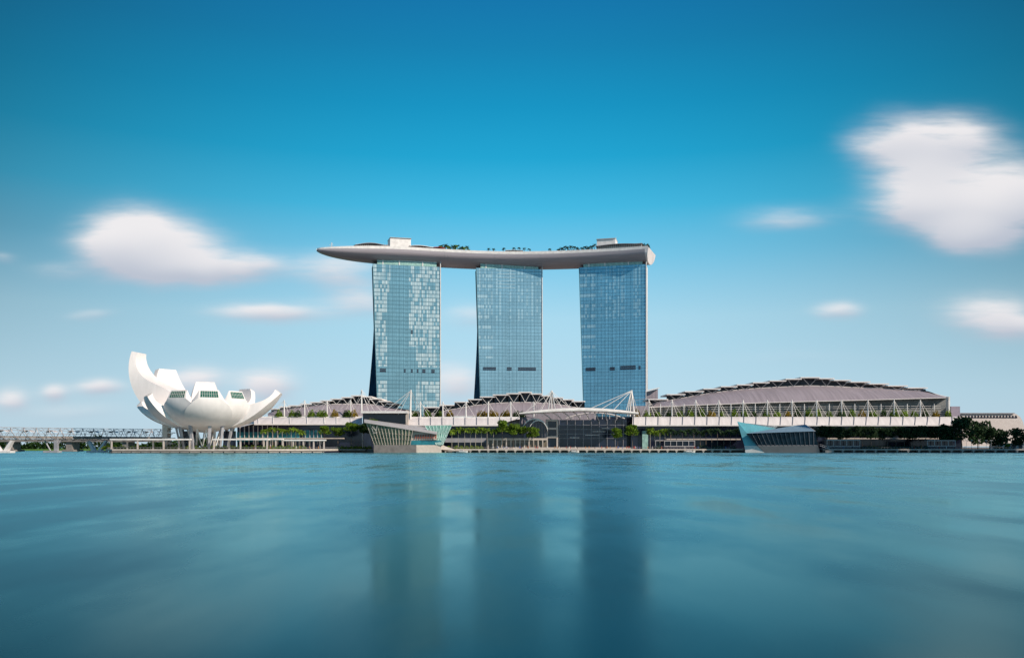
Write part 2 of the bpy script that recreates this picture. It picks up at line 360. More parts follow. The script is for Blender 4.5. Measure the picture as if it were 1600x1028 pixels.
def mesh_of(key, maker, m):
    k = (key, m.name)
    if k not in MESH:
        o = maker().build(key, m); MESH[k] = o.data; bpy.data.objects.remove(o)
    return MESH[k]
def part(name, me, parent, loc=(0,0,0), sc=(1,1,1), rz=0):
    o = bpy.data.objects.new(name, me); col.objects.link(o); o.parent = parent; o.location = loc; o.scale = sc; o.rotation_euler = (0,0,rz); return o
tn = [0]
def tree(px, top, w, Y, label, group, lm=None, base=2.6, flat=.62, trunk_r=1.0, cdepth=None):
    """broadleaf tree at pixel column px, crown top at pixel row top, crown w pixels wide"""
    lm = lm or LEAF; tn[0] += 1; i = tn[0]
    o = thing('tree', (X(px,Y), Y, base), label, 'tree', group)
    ztop = Z(top, Y)-base; r = w*Y/F/2; ch = max(r*.62, 1) if cdepth is None else cdepth*Y/F/2
    k = i % 5
    part('crown', mesh_of('crown%d'%k, lambda: crown_mesh(20+k), lm), o, (0,0,ztop-ch), (r*1.12, r*1.12, ch/.62*.95), i*1.1)
    th = max(.5, (ztop-ch*1.75)); part('trunk', mesh_of('trunk%d'%(i%3), lambda: trunk_mesh(i%3), TRUNK), o, (0,0,0), (r*.9*trunk_r, r*.9*trunk_r, th), i)
    return o
def palm(px, top, Y, label, group, base=2.6, lm=None, fr=3.6, tm=None):
    lm = lm or LEAFP; tn[0] += 1; i = tn[0]
    o = thing('palm_tree', (X(px,Y), Y, base), label, 'palm tree', group); h = Z(top, Y)-base-fr*.8
    k = i % 4
    part('crown', mesh_of('palmcrown%d'%k, lambda: palm_crown(40+k), lm), o, (0,0,h), (fr,fr,fr*1.45), i*.7)
    part('trunk', mesh_of('palmtrunk', palm_trunk, tm or PTRUNK), o, (0,0,0), (max(h*.5, 4),)*2+(h,))
    return o
def shrub(px, py, w, h, Y, label, group, lm, name='shrub', base=None):
    tn[0] += 1; i = tn[0]; k = i % 3
    z = Z(py, Y) if base is None else base
    o = bpy.data.objects.new(name, mesh_of('shrub%d'%k, lambda: shrub_mesh(60+k), lm)); col.objects.link(o); o.location = (X(px,Y), Y, z)
    r = w*Y/F/2; o.scale = (r, r, h*Y/F); o.rotation_euler = (0,0,i)
    return tag(o, label, 'shrub', group)

# ------------------------------------------------------------ hotel towers
H = 182.2
def hotel_tower(px, Y, yaw, glass, label, splay, slots, seed, lat=0):
    x0 = X(px, Y); o = thing('hotel_tower', (x0, Y, 2.5), label, 'hotel tower', 'three hotel towers', R(yaw))
    hz = H-2.5
    def xl(z): return -33+5.6*(1-z/hz)
    f = MB(); f.grid([[(xl(z), 0, z), (32.7-.4*(1-z/hz), 0, z)] for z in (0, hz*.5, hz)], False); f.build('glass_facade', glass, o)
    def sp(z):
        q = max(0, (118-z)/118.0); return splay*q**1.15
    zs = [hz*i/12 for i in range(13)]
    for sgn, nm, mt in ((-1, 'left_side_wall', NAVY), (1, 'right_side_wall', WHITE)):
        s = MB(); xx = (lambda z: xl(z)) if sgn < 0 else (lambda z: 32.7-.4*(1-z/hz))
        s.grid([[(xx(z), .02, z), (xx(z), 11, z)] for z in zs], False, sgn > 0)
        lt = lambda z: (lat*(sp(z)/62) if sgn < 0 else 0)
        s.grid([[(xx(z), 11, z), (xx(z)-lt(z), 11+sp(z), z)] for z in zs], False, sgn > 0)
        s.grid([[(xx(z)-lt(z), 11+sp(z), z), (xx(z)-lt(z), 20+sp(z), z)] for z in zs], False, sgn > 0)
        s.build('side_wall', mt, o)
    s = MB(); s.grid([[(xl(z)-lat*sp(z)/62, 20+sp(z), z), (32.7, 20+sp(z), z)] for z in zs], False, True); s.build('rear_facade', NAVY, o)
    # white edge fins
    e = MB(); e.hexa([(xl(0)-.5,-.6,0),(xl(0)+.1,-.6,0),(xl(0)+.1,.9,0),(xl(0)-.5,.9,0)], [(xl(hz)-.5,-.6,hz),(xl(hz)+.1,-.6,hz),(xl(hz)+.1,.9,hz),(xl(hz)-.5,.9,hz)]); e.build('edge_fin', TEALF, o)
    e = MB(); e.box(32.75, 33.4, -.7, 1.3, 0, hz+5.5); e.build('edge_fin', WHITE, o)
    # parapet screen under the sky deck
    s = MB(); s.box(-29, 29.3, .6, 1.0, hz, hz+4.4); s.build('parapet_screen', GREENG if False else SCR, o)
    s = MB(); s.box(-29.3, 29.6, .4, 1.2, hz+4.4, hz+4.8); s.build('parapet_rail', WHITE, o)
    s = MB(); s.box(-14, 6, .9, 4, hz+4.8, hz+6.2); s.build('plant_room', WHITE, o)
    for q in (-24, -8, 15):
        s = MB(); s.box(q, q+1, .2, 1.5, hz-1, hz+7.2); s.build('post', WHITE, o)
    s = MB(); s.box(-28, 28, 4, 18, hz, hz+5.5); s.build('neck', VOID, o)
    for (a, c, za, zb) in slots:
        s = MB()
        s.box(a, c, -.35, -.06, za, za+(zb-za)*.42); s.box(a, c, -.35, -.06, za+(zb-za)*.58, zb)
        s.build('louvre', VOID, o)
    # vertical mullion blades standing proud of the glass, one curtain wall frame
    s = MB()
    for i in range(-8, 10):
        x = i*3.6
        if x < xl(0)+1:
            zz = hz*max(0, 1-(x+33)/5.6) if x > -33 else hz
            if x <= -32: continue
            s.box(x, x+.09, -.16, -.02, zz+2, hz)
        else: s.box(x, x+.09, -.16, -.02, 0, hz)
    s.build('mullion_frame', TEALF, o)
    return o
SCR = mat('pale green screen glass', (.30,.50,.46), .25, var=.25, scale=.6); TEALF = mat('teal grey mullion', (.10,.24,.30), .4)
k = .64
hotel_tower(636, 834, 13, G1, 'leftmost hotel tower, teal glass with a mosaic of pale drawn blinds', 62,
    [(-26.5,-20.5,74.8,77.8),(-3,-1.3,74.8,77.8),(4,5.6,74.8,77.8),(9.7,11.3,74.8,77.8),(15,18.2,74.8,77.8),(24,27.4,74.8,77.8),(4,5.6,112.8,116.2)], 1, 11)
hotel_tower(796, 849, 6, G2, 'middle hotel tower, steel blue glass with three dark louvre bands', 62, [(-26.5,-13.5,78,81),(-2.5,2.3,78,81),(8.7,26.8,78,81)], 2, 7)
hotel_tower(957, 836, -14, G3, 'rightmost hotel tower, deepest blue glass with a bright white right edge', 3, [(-26.5,-16.8,76.8,80),(-2.5,2.3,76.8,80),(7.7,22.8,77.4,81),(25.6,27.6,77.4,80.6)], 3)

# ------------------------------------------------------------ sky deck
RA = 760.0
def cl(x): return 860-x*x/RA
def cdir(x):
    d = Vector((1, -2*x/RA, 0)).normalized(); return d, Vector((d.y, -d.x, 0))      # along, towards the camera
XL, XR = -187.5, 134.5
def deckz(x):
    t_ = min(1, (x-XL)/80); return 196.3-3.6*(1-t_)**2+1.2*math.exp(-((x+100)/60)**2)
def deck(x):
    t_ = max(0.0, min(1, (x-XL)/82)); s_ = (1-(1-t_)**2)**.56; hd = 11.3*(1-(1-max(0,min(1,(x-XL)/76)))**2.1)**.68+.9
    return 19*s_+.1, hd
def pt(x, uu, z):
    w, hd = deck(x); d, n = cdir(x); return Vector((x, cl(x), 0))+n*(uu*w)+Vector((0,0,z))
HULL = mat('ribbed grey hull cladding', (.37,.335,.365), .42, var=.10, scale=.4, stretch=(.1,.1,3), metal=.1)
sk = thing('sky_deck', (0, 860, H), 'long boat-shaped sky deck lying across the tops of the three towers', 'sky deck')
sec = [(1,0),(1.0,-.14),(.997,-.28),(.985,-.41),(.94,-.53),(.83,-.67),(.66,-.81),(.48,-.92),(.25,-.985),(0,-1)]
sec2 = sec+[(-a, c) for a, c in sec[-2::-1]]
xs = [XL+.2, XL+1, XL+2.5]+[XL+5+i*(XR-XL-5)/70 for i in range(71)]
hull = MB(); hull.grid([[pt(x, uu, deckz(x)+vv*deck(x)[1]) for uu, vv in sec2] for x in xs], True); hull.build('hull', HULL, sk)
e = MB(); c = [pt(XR, uu, deckz(XR)+vv*deck(XR)[1]) for uu, vv in sec2]; d, n = cdir(XR)
c2 = [p+d*(3.8 if vv > -.1 else 3.8*(1+vv*.75)) for p, (uu, vv) in zip(c, sec2)]
e.grid([c, c2], False); e.face(c2); e.build('end_cap', PANEL, sk)
e = MB(); e.grid([[pt(x, 1, deckz(x)), pt(x, -1, deckz(x))] for x in xs+[XR+3]], False, True); e.build('deck_floor', PAVE, sk)
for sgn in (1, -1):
    e = MB(); e.grid([[pt(x, sgn*1.004, deckz(x)-1.5*min(1,(x-XL)/40)), pt(x, sgn*1.004, deckz(x)+1.3), pt(x, sgn*.97, deckz(x)+1.3), pt(x, sgn*.97, deckz(x))] for x in xs+[XR+3]], False, sgn > 0); e.build('parapet_lit_band', WHITE, sk)  # white skirt below deck level paints the sunlit top of the hull side
# seams in the hull
for x in (-70, -66.5, -18, 30, 70):
    e = MB(); e.grid([[pt(xx, uu*1.004, deckz(x)+vv*deck(x)[1]-.04) for uu, vv in sec2] for xx in (x, x+.35)], False); e.build('expansion_joint', STEEL, sk)
# roof boxes and pavilions on the deck
def deckpoint(px, uu=0):
    x = (px-800)/F*850
    for _ in range(6): x = (px-800)/F*(pt(x, uu, 0).y)
    return x
def deckbox(px0, px1, u0, u1, z0, z1, name, m, dz1=None, parent=None):
    a, c = deckpoint(px0, u0), deckpoint(px1, u0); b0 = MB(); base = 0
    lo = [pt(a,u0,deckz(a)+z0), pt(c,u0,deckz(c)+z0), pt(c,u1,deckz(c)+z0), pt(a,u1,deckz(a)+z0)]
    zz = z1 if dz1 is None else dz1
    hi = [pt(a,u0,deckz(a)+z1), pt(c,u0,deckz(c)+zz), pt(c,u1,deckz(c)+zz), pt(a,u1,deckz(a)+z1)]
    b0.hexa(lo, hi); return b0.build(name, m, parent or sk)
lift = thing('lift_house', pt(deckpoint(622), .2, 197), 'white windowless lift house box above the left tower', 'lift house', 'lift houses on the sky deck')
deckbox(605.5, 638.5, .45, -.3, 0, 11.8, 'wall', WHITE, parent=lift); deckbox(605, 639, .5, -.35, 11.8, 12.2, 'roof', CONC, parent=lift)
mb = MB(); p0 = pt(deckpoint(630), .1, 209); mb.tube([p0, p0+Vector((0,0,2.6))], .18, 5); mb.build('antenna', WHITE, lift)
lift = thing('lift_house', pt(deckpoint(950), .2, 196), 'pinkish white lift house box above the right tower', 'lift house', 'lift houses on the sky deck')
deckbox(935.5, 965, .45, -.3, 0, 13.2, 'wall', WHITE, parent=lift); deckbox(935, 965.5, .5, -.35, 13.2, 13.6, 'roof', CONC, parent=lift)
mb = MB(); p0 = pt(deckpoint(963), .1, 209.5); mb.tube([p0, p0+Vector((0,0,3))], .18, 5); mb.build('antenna', WHITE, lift)
def curved_pav(px0, px1, hz, name, label, cat, roofm, zlow=2.2, posts=14, arch=1.3, u0=.75, u1=.1, wall=None):
    x0, x1 = deckpoint(px0, u0), deckpoint(px1, u0); o = thing(name, pt((x0+x1)/2, u0, deckz(x0)), label, cat)
    mb = MB(); rows = []; rows2 = []
    for i in range(15):
        t_ = i/14; x = x0+(x1-x0)*t_; zt = deckz(x)+zlow+arch*math.sin(math.pi*min(1, t_*1.15 if t_ < .87 else 1))
        rows.append([pt(x, u0+.12, zt), pt(x, (u0+u1)/2, zt+.9), pt(x, u1-.1, zt)]); rows2.append([p-Vector((0,0,.45)) for p in rows[-1]])
    mb.grid(rows, True, True); mb.grid(rows2, True); mb.grid([[a[0] for a in rows], [a[0] for a in rows2]], False); mb.build('roof', roofm, o)
    for i in range(posts):
        x = x0+(x1-x0)*(i+.5)/posts; p = pt(x, u0, deckz(x)); mb = MB(); mb.tube([p, p+Vector((0,0,zlow+arch*.6))], .2, 5); mb.build('post', WHITE, o)
    if wall:
        mb = MB(); mb.hexa([pt(x0+2,u0-.15,deckz(x0)), pt(x1-2,u0-.15,deckz(x1)), pt(x1-2,u1,deckz(x1)), pt(x0+2,u1,deckz(x0))], [pt(x0+2,u0-.15,deckz(x0)+zlow), pt(x1-2,u0-.15,deckz(x1)+zlow), pt(x1-2,u1,deckz(x1)+zlow), pt(x0+2,u1,deckz(x0)+zlow)]); mb.build('wall', wall, o)
    return o
curved_pav(549, 601, 3, 'roof_restaurant', 'low grey curved-roof restaurant on the left bow of the sky deck', 'restaurant', STEEL, 3.4, 16, 2.0, .62, -.1, BEIGE)
curved_pav(633, 673, 3, 'bar_canopy', 'long red and white curved canopy beside the left lift house', 'canopy', WHITE, 3.0, 8, 1.0, .8, .3, REDM)
curved_pav(672, 690, 3, 'bar_canopy', 'short red canopy next to the left palm clump on the sky deck', 'canopy', REDM, 2.8, 4, .4, .85, .4, VOID)
curved_pav(789, 818, 3, 'pool_bar', 'low brown pool bar in the middle of the sky deck', 'pool bar', BEIGE, 2.5, 5, .3, .85, .6, REDM)
curved_pav(936, 1012, 3, 'terrace_pergola', 'dark flat pergola with white posts on the right end of the sky deck', 'pergola', STEEL, 4.8, 22, 1.2, .8, -.4, BEIGE)
mb = MB(); p0 = pt(deckpoint(517,.2), .2, deckz(-175)); mb.tube([p0, p0+Vector((0,0,7))], .28, 6)
for a in (-1, 1): mb.tube([p0+Vector((0,0,3.5)), p0+Vector((a*2.2,0,4.6))], .16, 5); mb.tube([p0+Vector((0,0,5)), p0+Vector((a*1.2,0,6.2))], .12, 5)
tag(mb.build('antenna_mast', WHITE), 'thin white antenna mast near the left tip of the sky deck', 'antenna')
# deck planting
def dpalm(px, top, label, group, uu=.8, fr=2.0, lm=None):
    x = deckpoint(px, uu); p = pt(x, uu, deckz(x)); tn[0] += 1; i = tn[0]; o = thing('palm_tree', p, label, 'palm tree', group)
    h = max(1.2, Z(top-2, p.y)-p.z-fr*.5); kk = i % 4
    part('crown', mesh_of('palmcrown%d'%kk, lambda: palm_crown(40+kk), lm or LEAFD), o, (0,0,h), (fr,fr,fr*1.4), i*.9)
    part('trunk', mesh_of('palmtrunk', palm_trunk, TRUNK), o, (0,0,0), (9,9,h))
for i, (px, top) in enumerate([(679,387),(684,385.5),(688,384),(692,383.2),(696,385),(700,386),(704,385),(709,384.5),(713,384),(718,386.5),(723,387),(728,386)]):
    dpalm(px, top, 'dense clump palm on the sky deck right of the red canopy, %s from the left' % ORD[i], 'palms in the left clump on the sky deck', .8-.2*(i % 3), 3.6, LEAFP if i % 3 == 1 else None)
for i, px in enumerate([762,770,786.5,803,811.5,820,828,861.5]):
    dpalm(px, (389.5,389.5,389,388.5,388,388.5,390,390)[i], 'lone small palm on the bare middle of the sky deck, %s from the left' % ORD[i], 'lone palms along the middle of the sky deck', .8, 2.5)
for i, (px, top) in enumerate([(876,390),(881,388),(886,386),(890,387),(896,385.5),(901,386),(906,388),(914,388),(919,386),(924,387),(929,385),(934,383)]):
    dpalm(px, top, 'dark palm left of the right lift house on the sky deck, %s from the left' % ORD[i], 'dark palms before the right lift house', .8, 3.2, LEAFS)
for i, px in enumerate([878,884,892,899,908,917,923,930,1014,1019]):
    x = deckpoint(px, .75); p = pt(x, .75, deckz(x)); o = bpy.data.objects.new('shrub', mesh_of('shrub1', lambda: shrub_mesh(61), LEAFS)); col.objects.link(o); o.location = p; o.scale = (3,2,3.6 if px < 1000 else 5); o.rotation_euler = (0,0,i)
    tag(o, ('dark shrub at the right stern of the sky deck, %s of two' % ORD[i-8]) if px > 1000 else 'low dark shrub in the right-hand hedge of the sky deck, %s from the left' % ORD[i], 'shrub', 'shrubs on the sky deck')
for i, px in enumerate([682,690,698,706,714,722,729]):
    x = deckpoint(px, .8); p = pt(x, .8, deckz(x)); o = bpy.data.objects.new('shrub', mesh_of('shrub2', lambda: shrub_mesh(62), LEAF)); col.objects.link(o); o.location = p; o.scale = (3.4,2,4); o.rotation_euler = (0,0,i)
    tag(o, 'low green shrub under the left palm clump on the sky deck, %s from the left' % ORD[i], 'shrub', 'shrubs on the sky deck')

# ------------------------------------------------------------ museum
MY = 575.0; mc = Vector((X(321, MY), MY, 0)); SC = MY/F
mu = thing('lotus_museum', (mc.x, mc.y, 2.6), 'white lotus-shaped museum with ten upturned petals on the left quay', 'museum')
def petal(azd, Rt, zt, wt, k, tip_t=4.0, mid_t=11.0, lift=3.6, glass=GREENG, z0=Z(673,MY), wf=.33):
    a = R(azd); rd = Vector((math.cos(a), math.sin(a), 0)); tg = Vector((-rd.y, rd.x, 0)); up = Vector((0,0,1)); th = k*math.pi/2; n = 26
    r0 = 3.0
    def outer(s): return r0+(Rt-r0)*math.sin(s*th)/math.sin(min(th, math.pi/2)), z0+(zt-z0)*(1-math.cos(s*th))/(1-math.cos(th))
    rows_o, rows_i = [], []
    for i in range(n+1):
        s = i/n; r, z = outer(s); r2, z2 = outer(s+.01); dr, dz_ = r2-r, z2-z; ln = math.hypot(dr, dz_); nr, nz = -dz_/ln, dr/ln
        T = tip_t*s**1.5+mid_t*math.sin(math.pi*min(1, s*.9+.1))*(1-s**3)*.95+2*(1-s)
        w = wf*max(r, 4)*(1-s**3.4)+wt*s**3.4
        ri, zi = r+nr*T, z+nz*T+lift*s**8
        ct = mc+rd*r+up*z; ci = mc+rd*max(ri, .5)+up*zi
        fl = 1-s**8
        rows_o.append([ct+tg*(w*q)+rd*(-.22*w*q*q*fl)+up*(.05*w*q*q*fl) for q in (-1,-.6,-.2,.2,.6,1)])
        wi = w*.9
        rows_i.append([ci+tg*(wi*q)+(-rd*.0) for q in (-1,-.33,.33,1)])
    mb = MB(); mb.grid(rows_o, True); mb.grid(rows_i, True, True)
    mb.grid([[o[0], o[0].lerp(ii[0], .5), ii[0]] for o, ii in zip(rows_o, rows_i)], True, True); mb.grid([[o[-1], o[-1].lerp(ii[-1], .5), ii[-1]] for o, ii in zip(rows_o, rows_i)], True)
    mb.face(rows_o[-1]+rows_i[-1][::-1]); pe = mb.build('petal', MUSE, mu)
    A, B, C_, D = rows_o[-1][0], rows_o[-1][-1], rows_i[-1][-1], rows_i[-1][0]
    nn = (B-A).cross(D-A).normalized()
    if nn.dot(rd) < 0: nn = -nn
    def q(uu, vv): return A.lerp(B, uu).lerp(D.lerp(C_, uu), vv)+nn*.12+rd*(.1 if glass else 0)
    wb = MB(); wb.face([q(.07,.1), q(.93,.1), q(.93,.86), q(.07,.86)]); w_ = wb.build('window', glass, pe)
    fr = MB()
    for j in range(9):
        uu = .07+.86*j/8; fr.tube([q(uu,.1)+nn*.1, q(uu,.86)+nn*.1], .10, 4)
    fr.tube([q(.07,.5)+nn*.1, q(.93,.5)+nn*.1], .08, 4); fr.build('mullion', WHITE, w_)
    return pe
#      azimuth radius tip z       half tip  curl
petal(174, 51, Z(549,MY), 6.0, 1.17, 4.2, 21, .5, wf=.28)
petal(146, 46, Z(574,MY), 7.4, 1.02, 3.5, 10, 1.0, wf=.36)
petal(110, 40, Z(594,MY), 7.0, 1.0, 3.5, 9, 1.5)
petal(60, 38, Z(607,MY), 6.0, 1.04, 3.5, 10, 2)
petal(10, 50, Z(614,MY), 6.5, .80, 4, 10, 1.0, wf=.42)
petal(-32, 33, Z(626,MY), 6.0, 1.08, 2.6, 9, 6.0, wf=.53)
petal(-66, 33.5, Z(626,MY), 6.6, 1.08, 2.6, 9, 6.0, wf=.57)
petal(-103, 32, Z(626.5,MY), 6.4, 1.06, 2.6, 9, 6.0, wf=.53)
petal(-142, 38.5, Z(623,MY), 4.2, 1.02, 3.4, 8, 2.6)
petal(190, 43, Z(636,MY), 4.0, .86, 3.4, 6, 2)
# bowl bottom, legs, lattice, core
mb = MB(); mb.grid([[mc+Vector((r*math.cos(a), r*math.sin(a), z)) for a in [j*math.pi/12 for j in range(25)]] for r, z in ((.3,Z(674,MY)-.8),(6,Z(673.5,MY)-.6),(11,Z(672,MY)),(15,Z(668,MY)+1))], True, True); mb.build('bowl', MUSE, mu)
for a in (-160,-130,-100,-62,-35,-5,30,60,95,130,165):
    d = Vector((math.cos(R(a)), math.sin(R(a)), 0)); mb = MB(); p0 = mc+d*15.5+Vector((0,0,2.6)); p1 = mc+d*19+Vector((0,0,Z(666,MY)+1.5)); s = Vector((-d.y, d.x, 0))
    mb.hexa([p0-s*.7-d*.5, p0+s*.7-d*.5, p0+s*.7+d*.5, p0-s*.7+d*.5], [p1-s*1.1-d*.8, p1+s*1.1-d*.8, p1+s*1.1+d*.8, p1-s*1.1+d*.8]); mb.build('leg', STEEL, mu)
for j in range(12):
    a0 = j*math.pi/6; a1 = a0+math.pi/12
    def q(a, r, z): return mc+Vector((r*math.cos(a), r*math.sin(a), z))
    mb = MB(); mb.tube([q(a0-.13,11.5,Z(670,MY)), q(a1-.13,8,3), q(a0+math.pi/6-.13,11.5,Z(670,MY))], .5, 6); mb.build('lattice_strut', WHITE, mu)
for a_, c_ in ((345,362),(283,300)): mb = MB(); mb.box(X(a_,MY), X(c_,MY), MY+5, MY+9, 2.6, Z(673,MY)); mb.build('core_wall', DARK, mu)
st = thing('stair_tower', (X(265,MY), MY-6, 2.6), 'open concrete stair tower under the left petals of the museum', 'stair tower')
mb = MB(); mb.box(X(261,MY), X(269,MY), MY-8, MY-2, 2.6, Z(660,MY)); mb.build('shaft', CONC, st)
for i in range(4):
    z = 6+i*3.6; mb = MB(); mb.box(X(269,MY)+.02, X(277,MY), MY-8, MY-3, z, z+.5); mb.build('landing', WHITE, st)
    mb = MB(); mb.tube([(X(269,MY), MY-8.2, z+.5), (X(277,MY), MY-8.2, z+3.2)], .25, 4); mb.build('stair_flight', CONC, st)

# quay pergola: beam on posts, in runs
def run_pergola(px0, px1, ybeam, Y, step, label, th=.9, depth=5, m=WHITE, name='pergola', cat='pergola', group='pergolas on the quay', base=2.6):
    o = thing(name, (X((px0+px1)/2, Y), Y, base), label, cat, group); z = Z(ybeam, Y)
    mb = MB(); mb.box(X(px0,Y), X(px1,Y), Y-.5, Y+depth, z-th*.5, z+th*.5); mb.build('roof', m, o)
    n = max(1, round((px1-px0)/step))
    for i in range(n+1):
        x = X(px0+2+(px1-px0-4)*i/n, Y); mb = MB(); yy = Y if i % 2 == 0 else Y+depth-1
        mb.box(x-.45, x+.45, yy, yy+.7, base, z-th*.5-.01); mb.build('post', BEIGE, o)
    return o
run_pergola(172, 298, 686.3, 556, 22, 'long white pergola at the left end of the museum quay')
run_pergola(332, 419, 686.3, 556, 24, 'white pergola in front of the museum right of its centre')
run_pergola(410, 442, 686.0, 566, 12, 'short white pergola on the quay in front of the palms', depth=3)
run_pergola(440, 508, 687.5, 572, 9, 'right-hand white pergola on the quay before the leafy trees', depth=4)
for i, px in enumerate(list(range(166, 300, 12))+list(range(296, 480, 11))):
    shrub(px, 0, 17, 5.5, 566 if px < 480 else 590, 'low clipped shrub in the bed behind the quay pergolas, %s from the left' % ORD[i], 'shrubs in the quay bed', LEAF if (i % 3) else LIME, base=2.6)
# quay railing
def railing(pts, label, z=2.6, h=1.1, m=STEEL):
    o = thing('railing', (pts[0][0], pts[0][1], z), label, 'railing'); mb = MB(); mb.tube([(x, y, z+h) for x, y in pts], .09, 4); mb.build('handrail', m, o)
    mb = MB()
    for (a, c) in zip(pts, pts[1:]):
        n = max(1, int((Vector(c)-Vector(a)).length/2.2))
        for i in range(n): p = Vector(a).lerp(Vector(c), i/n); mb.box(p.x-.05, p.x+.05, p.y-.05, p.y+.05, z, z+h)
    mb.build('baluster_row', m, o); return o
railing([(p[0]*.997, p[1]+.6) for p in arc[:7]], 'grey railing along the edge of the museum quay')
railing([(X(695,607), 607), (X(1150,607), 607)], 'grey railing of the promenade between the two pavilions')
railing([(X(1285,607), 607), (X(1640,607), 607)], 'grey railing of the shaded promenade at the far right')

# ------------------------------------------------------------ helix footbridge
def bridge_pt(t_):  # from the left edge of the view to the museum
    a = P(-60, 675, 560); c = P(258, 679, 640); return Vector((a.x+(c.x-a.x)*t_, a.y+(c.y-a.y)*t_-10*math.sin(math.pi*t_)*-1, 0))
br = thing('footbridge', (bridge_pt(.5).x, bridge_pt(.5).y, 0), 'double-helix steel footbridge reaching the museum from the left edge', 'footbridge')
BZ = 12.9
mb = MB(); rows = []
for i in range(31):
    t_ = i/30; p = bridge_pt(t_); rows.append([p+Vector((0,-2.6,BZ-1.4)), p+Vector((0,2.6,BZ-1.4)), p+Vector((0,2.6,BZ-3.0)), p+Vector((0,-2.6,BZ-3.0)), p+Vector((0,-2.6,BZ-1.4))])
mb.grid(rows, False); mb.build('deck', CONCD, br)
STEELW = mat('bright stainless steel', (.48,.44,.43), .4, metal=.2)
for ph, rr, turns, mt in ((0,4.7,9,STEELW),(math.pi,4.7,9,STEELW),(.6,4.0,-11,STEEL),(3.7,4.0,-11,STEEL)):
    mb = MB(); mb.tube([bridge_pt(i/260)+Vector((0, rr*math.cos(ph+turns*6.283*i/260), BZ+rr*.95*math.sin(ph+turns*6.283*i/260))) for i in range(261)], .2 if rr > 4.5 else .13, 5); mb.build('helix_tube', mt, br)
for zz, yy in ((BZ+4.4,0),(BZ+.2,-4.3),(BZ-3.9,0),(BZ+2.5,-3)):
    mb = MB(); mb.tube([bridge_pt(i/40)+Vector((0, yy, zz)) for i in range(41)], .16, 5); mb.build('long_rail', STEELW, br)
for i in range(26):
    p = bridge_pt((i+.5)/26); mb = MB(); mb.tube([p+Vector((0, 4.5*math.cos(a), BZ+4.3*math.sin(a))) for a in [j*math.pi/8 for j in range(17)]], .09, 4); mb.build('hoop', CONCD, br)
for i in range(9):
    p = bridge_pt((i+.6)/9.5); mb = MB(); mb.grid([[p+Vector((xx, yy, BZ+1.8+zz)) for xx, zz in ((-3.4,-.5),(-1.5,.5),(1.5,.5),(3.4,-.5))] for yy in (-3.6, 2.5)], True, True); mb.build('canopy', PANEL, br)
def xt(px): # bridge parameter at pixel column
    lo, hi = 0, 1
    for _ in range(30):
        mdl = (lo+hi)/2; p = bridge_pt(mdl); 
        if 800+p.x/p.y*F < px: lo = mdl
        else: hi = mdl
    return lo
for px, mt in ((5, PANEL), (152, PANEL)):
    p = bridge_pt(xt(px)); mb = MB()
    for sg in (-1, 1):
        a = p+Vector((sg*2.2,0,1.3)); c = p+Vector((sg*6.5,0,BZ-4.4)); mb.hexa([a+Vector((-1.2,-2,0)), a+Vector((1.2,-2,0)), a+Vector((1.2,2,0)), a+Vector((-1.2,2,0))], [c+Vector((-.8,-1.5,0)), c+Vector((.8,-1.5,0)), c+Vector((.8,1.5,0)), c+Vector((-.8,1.5,0))])
    mb.box(p.x-6.5, p.x+6.5, p.y-3, p.y+3, -1, 1.3); mb.build('pier', mt, br)
p = bridge_pt(xt(82)); mb = MB(); mb.box(p.x-5, p.x+5, p.y-3, p.y+3, -1, 1.4)
for sg in (-1, 1): mb.tube([p+Vector((sg*1.5,0,1.4)), p+Vector((sg*5.5,0,BZ-4.2))], .5, 6)
mb.box(p.x+1.5, p.x+4, p.y-1, p.y+1, 1.4, BZ-4); mb.build('pier', STEEL, br)
rb = thing('road_bridge', (X(60,760), 760, 0), 'dark concrete road bridge behind the helix footbridge', 'road bridge')
mb = MB(); mb.box(X(-80,760), X(250,760), 752, 770, 8.5, 11); mb.build('deck', CONCD, rb)
for px in (20, 113, 200):
    mb = MB(); x = X(px,760); mb.box(x-2.6, x+2.6, 754, 768, 1.6, 8.5); mb.box(x-5, x+5, 752, 770, -1, 1.6); mb.build('pier', CONCD, rb)
# far woodland
rnd = random.Random(5); mb = MB()
for i in range(9000):
    x = rnd.uniform(-700, -330); hgt = 9+3.5*math.sin(x*.05)+2*math.sin(x*.19+1)+1.5*math.sin(x*.6)
    leafquad(mb, Vector((x, rnd.uniform(925, 950), 1.5+hgt*rnd.random()**.7)), 1.5, rnd)
wl = mb.build('woodland', LEAFD); wl['kind'] = 'stuff'; tag(wl, 'dark green belt of far trees behind the grassy bank at left', 'woodland')

# ------------------------------------------------------------ shopping halls
def fins_of(par, fins, Yb, shell_up, deep=28):
    smat = STEEL if len(fins) > 14 else WHITE
    for i, (a, c, y) in enumerate(fins):
        z = Z(y, Yb); x0, x1 = X(a, Yb), X(c, Yb); left = i < len(fins)*.58
        f = MB(); tz = .5
        f.hexa([(x0,Yb-3,z-.7),(x1,Yb-3,z-.7),(x1,Yb+deep,z-.7),(x0,Yb+deep,z-.7)], [(x0,Yb-3,z+.1),(x1,Yb-3,z+.1),(x1,Yb+deep,z+.25),(x0,Yb+deep,z+.25)])
        fo = f.build('roof_slab', FIN, par)
        xm = (a+c)/2; zb = Z(lerp_line(shell_up, xm), Yb)
        if z-zb > 1.6:
            s = MB()
            for q in (a+(c-a)*.12, a+(c-a)*.88): s.tube([(X(q,Yb), Yb-2.4, z-.7), (X(xm,Yb), Yb-2.0, zb)], .17, 5)
            s.build('strut', smat, fo)
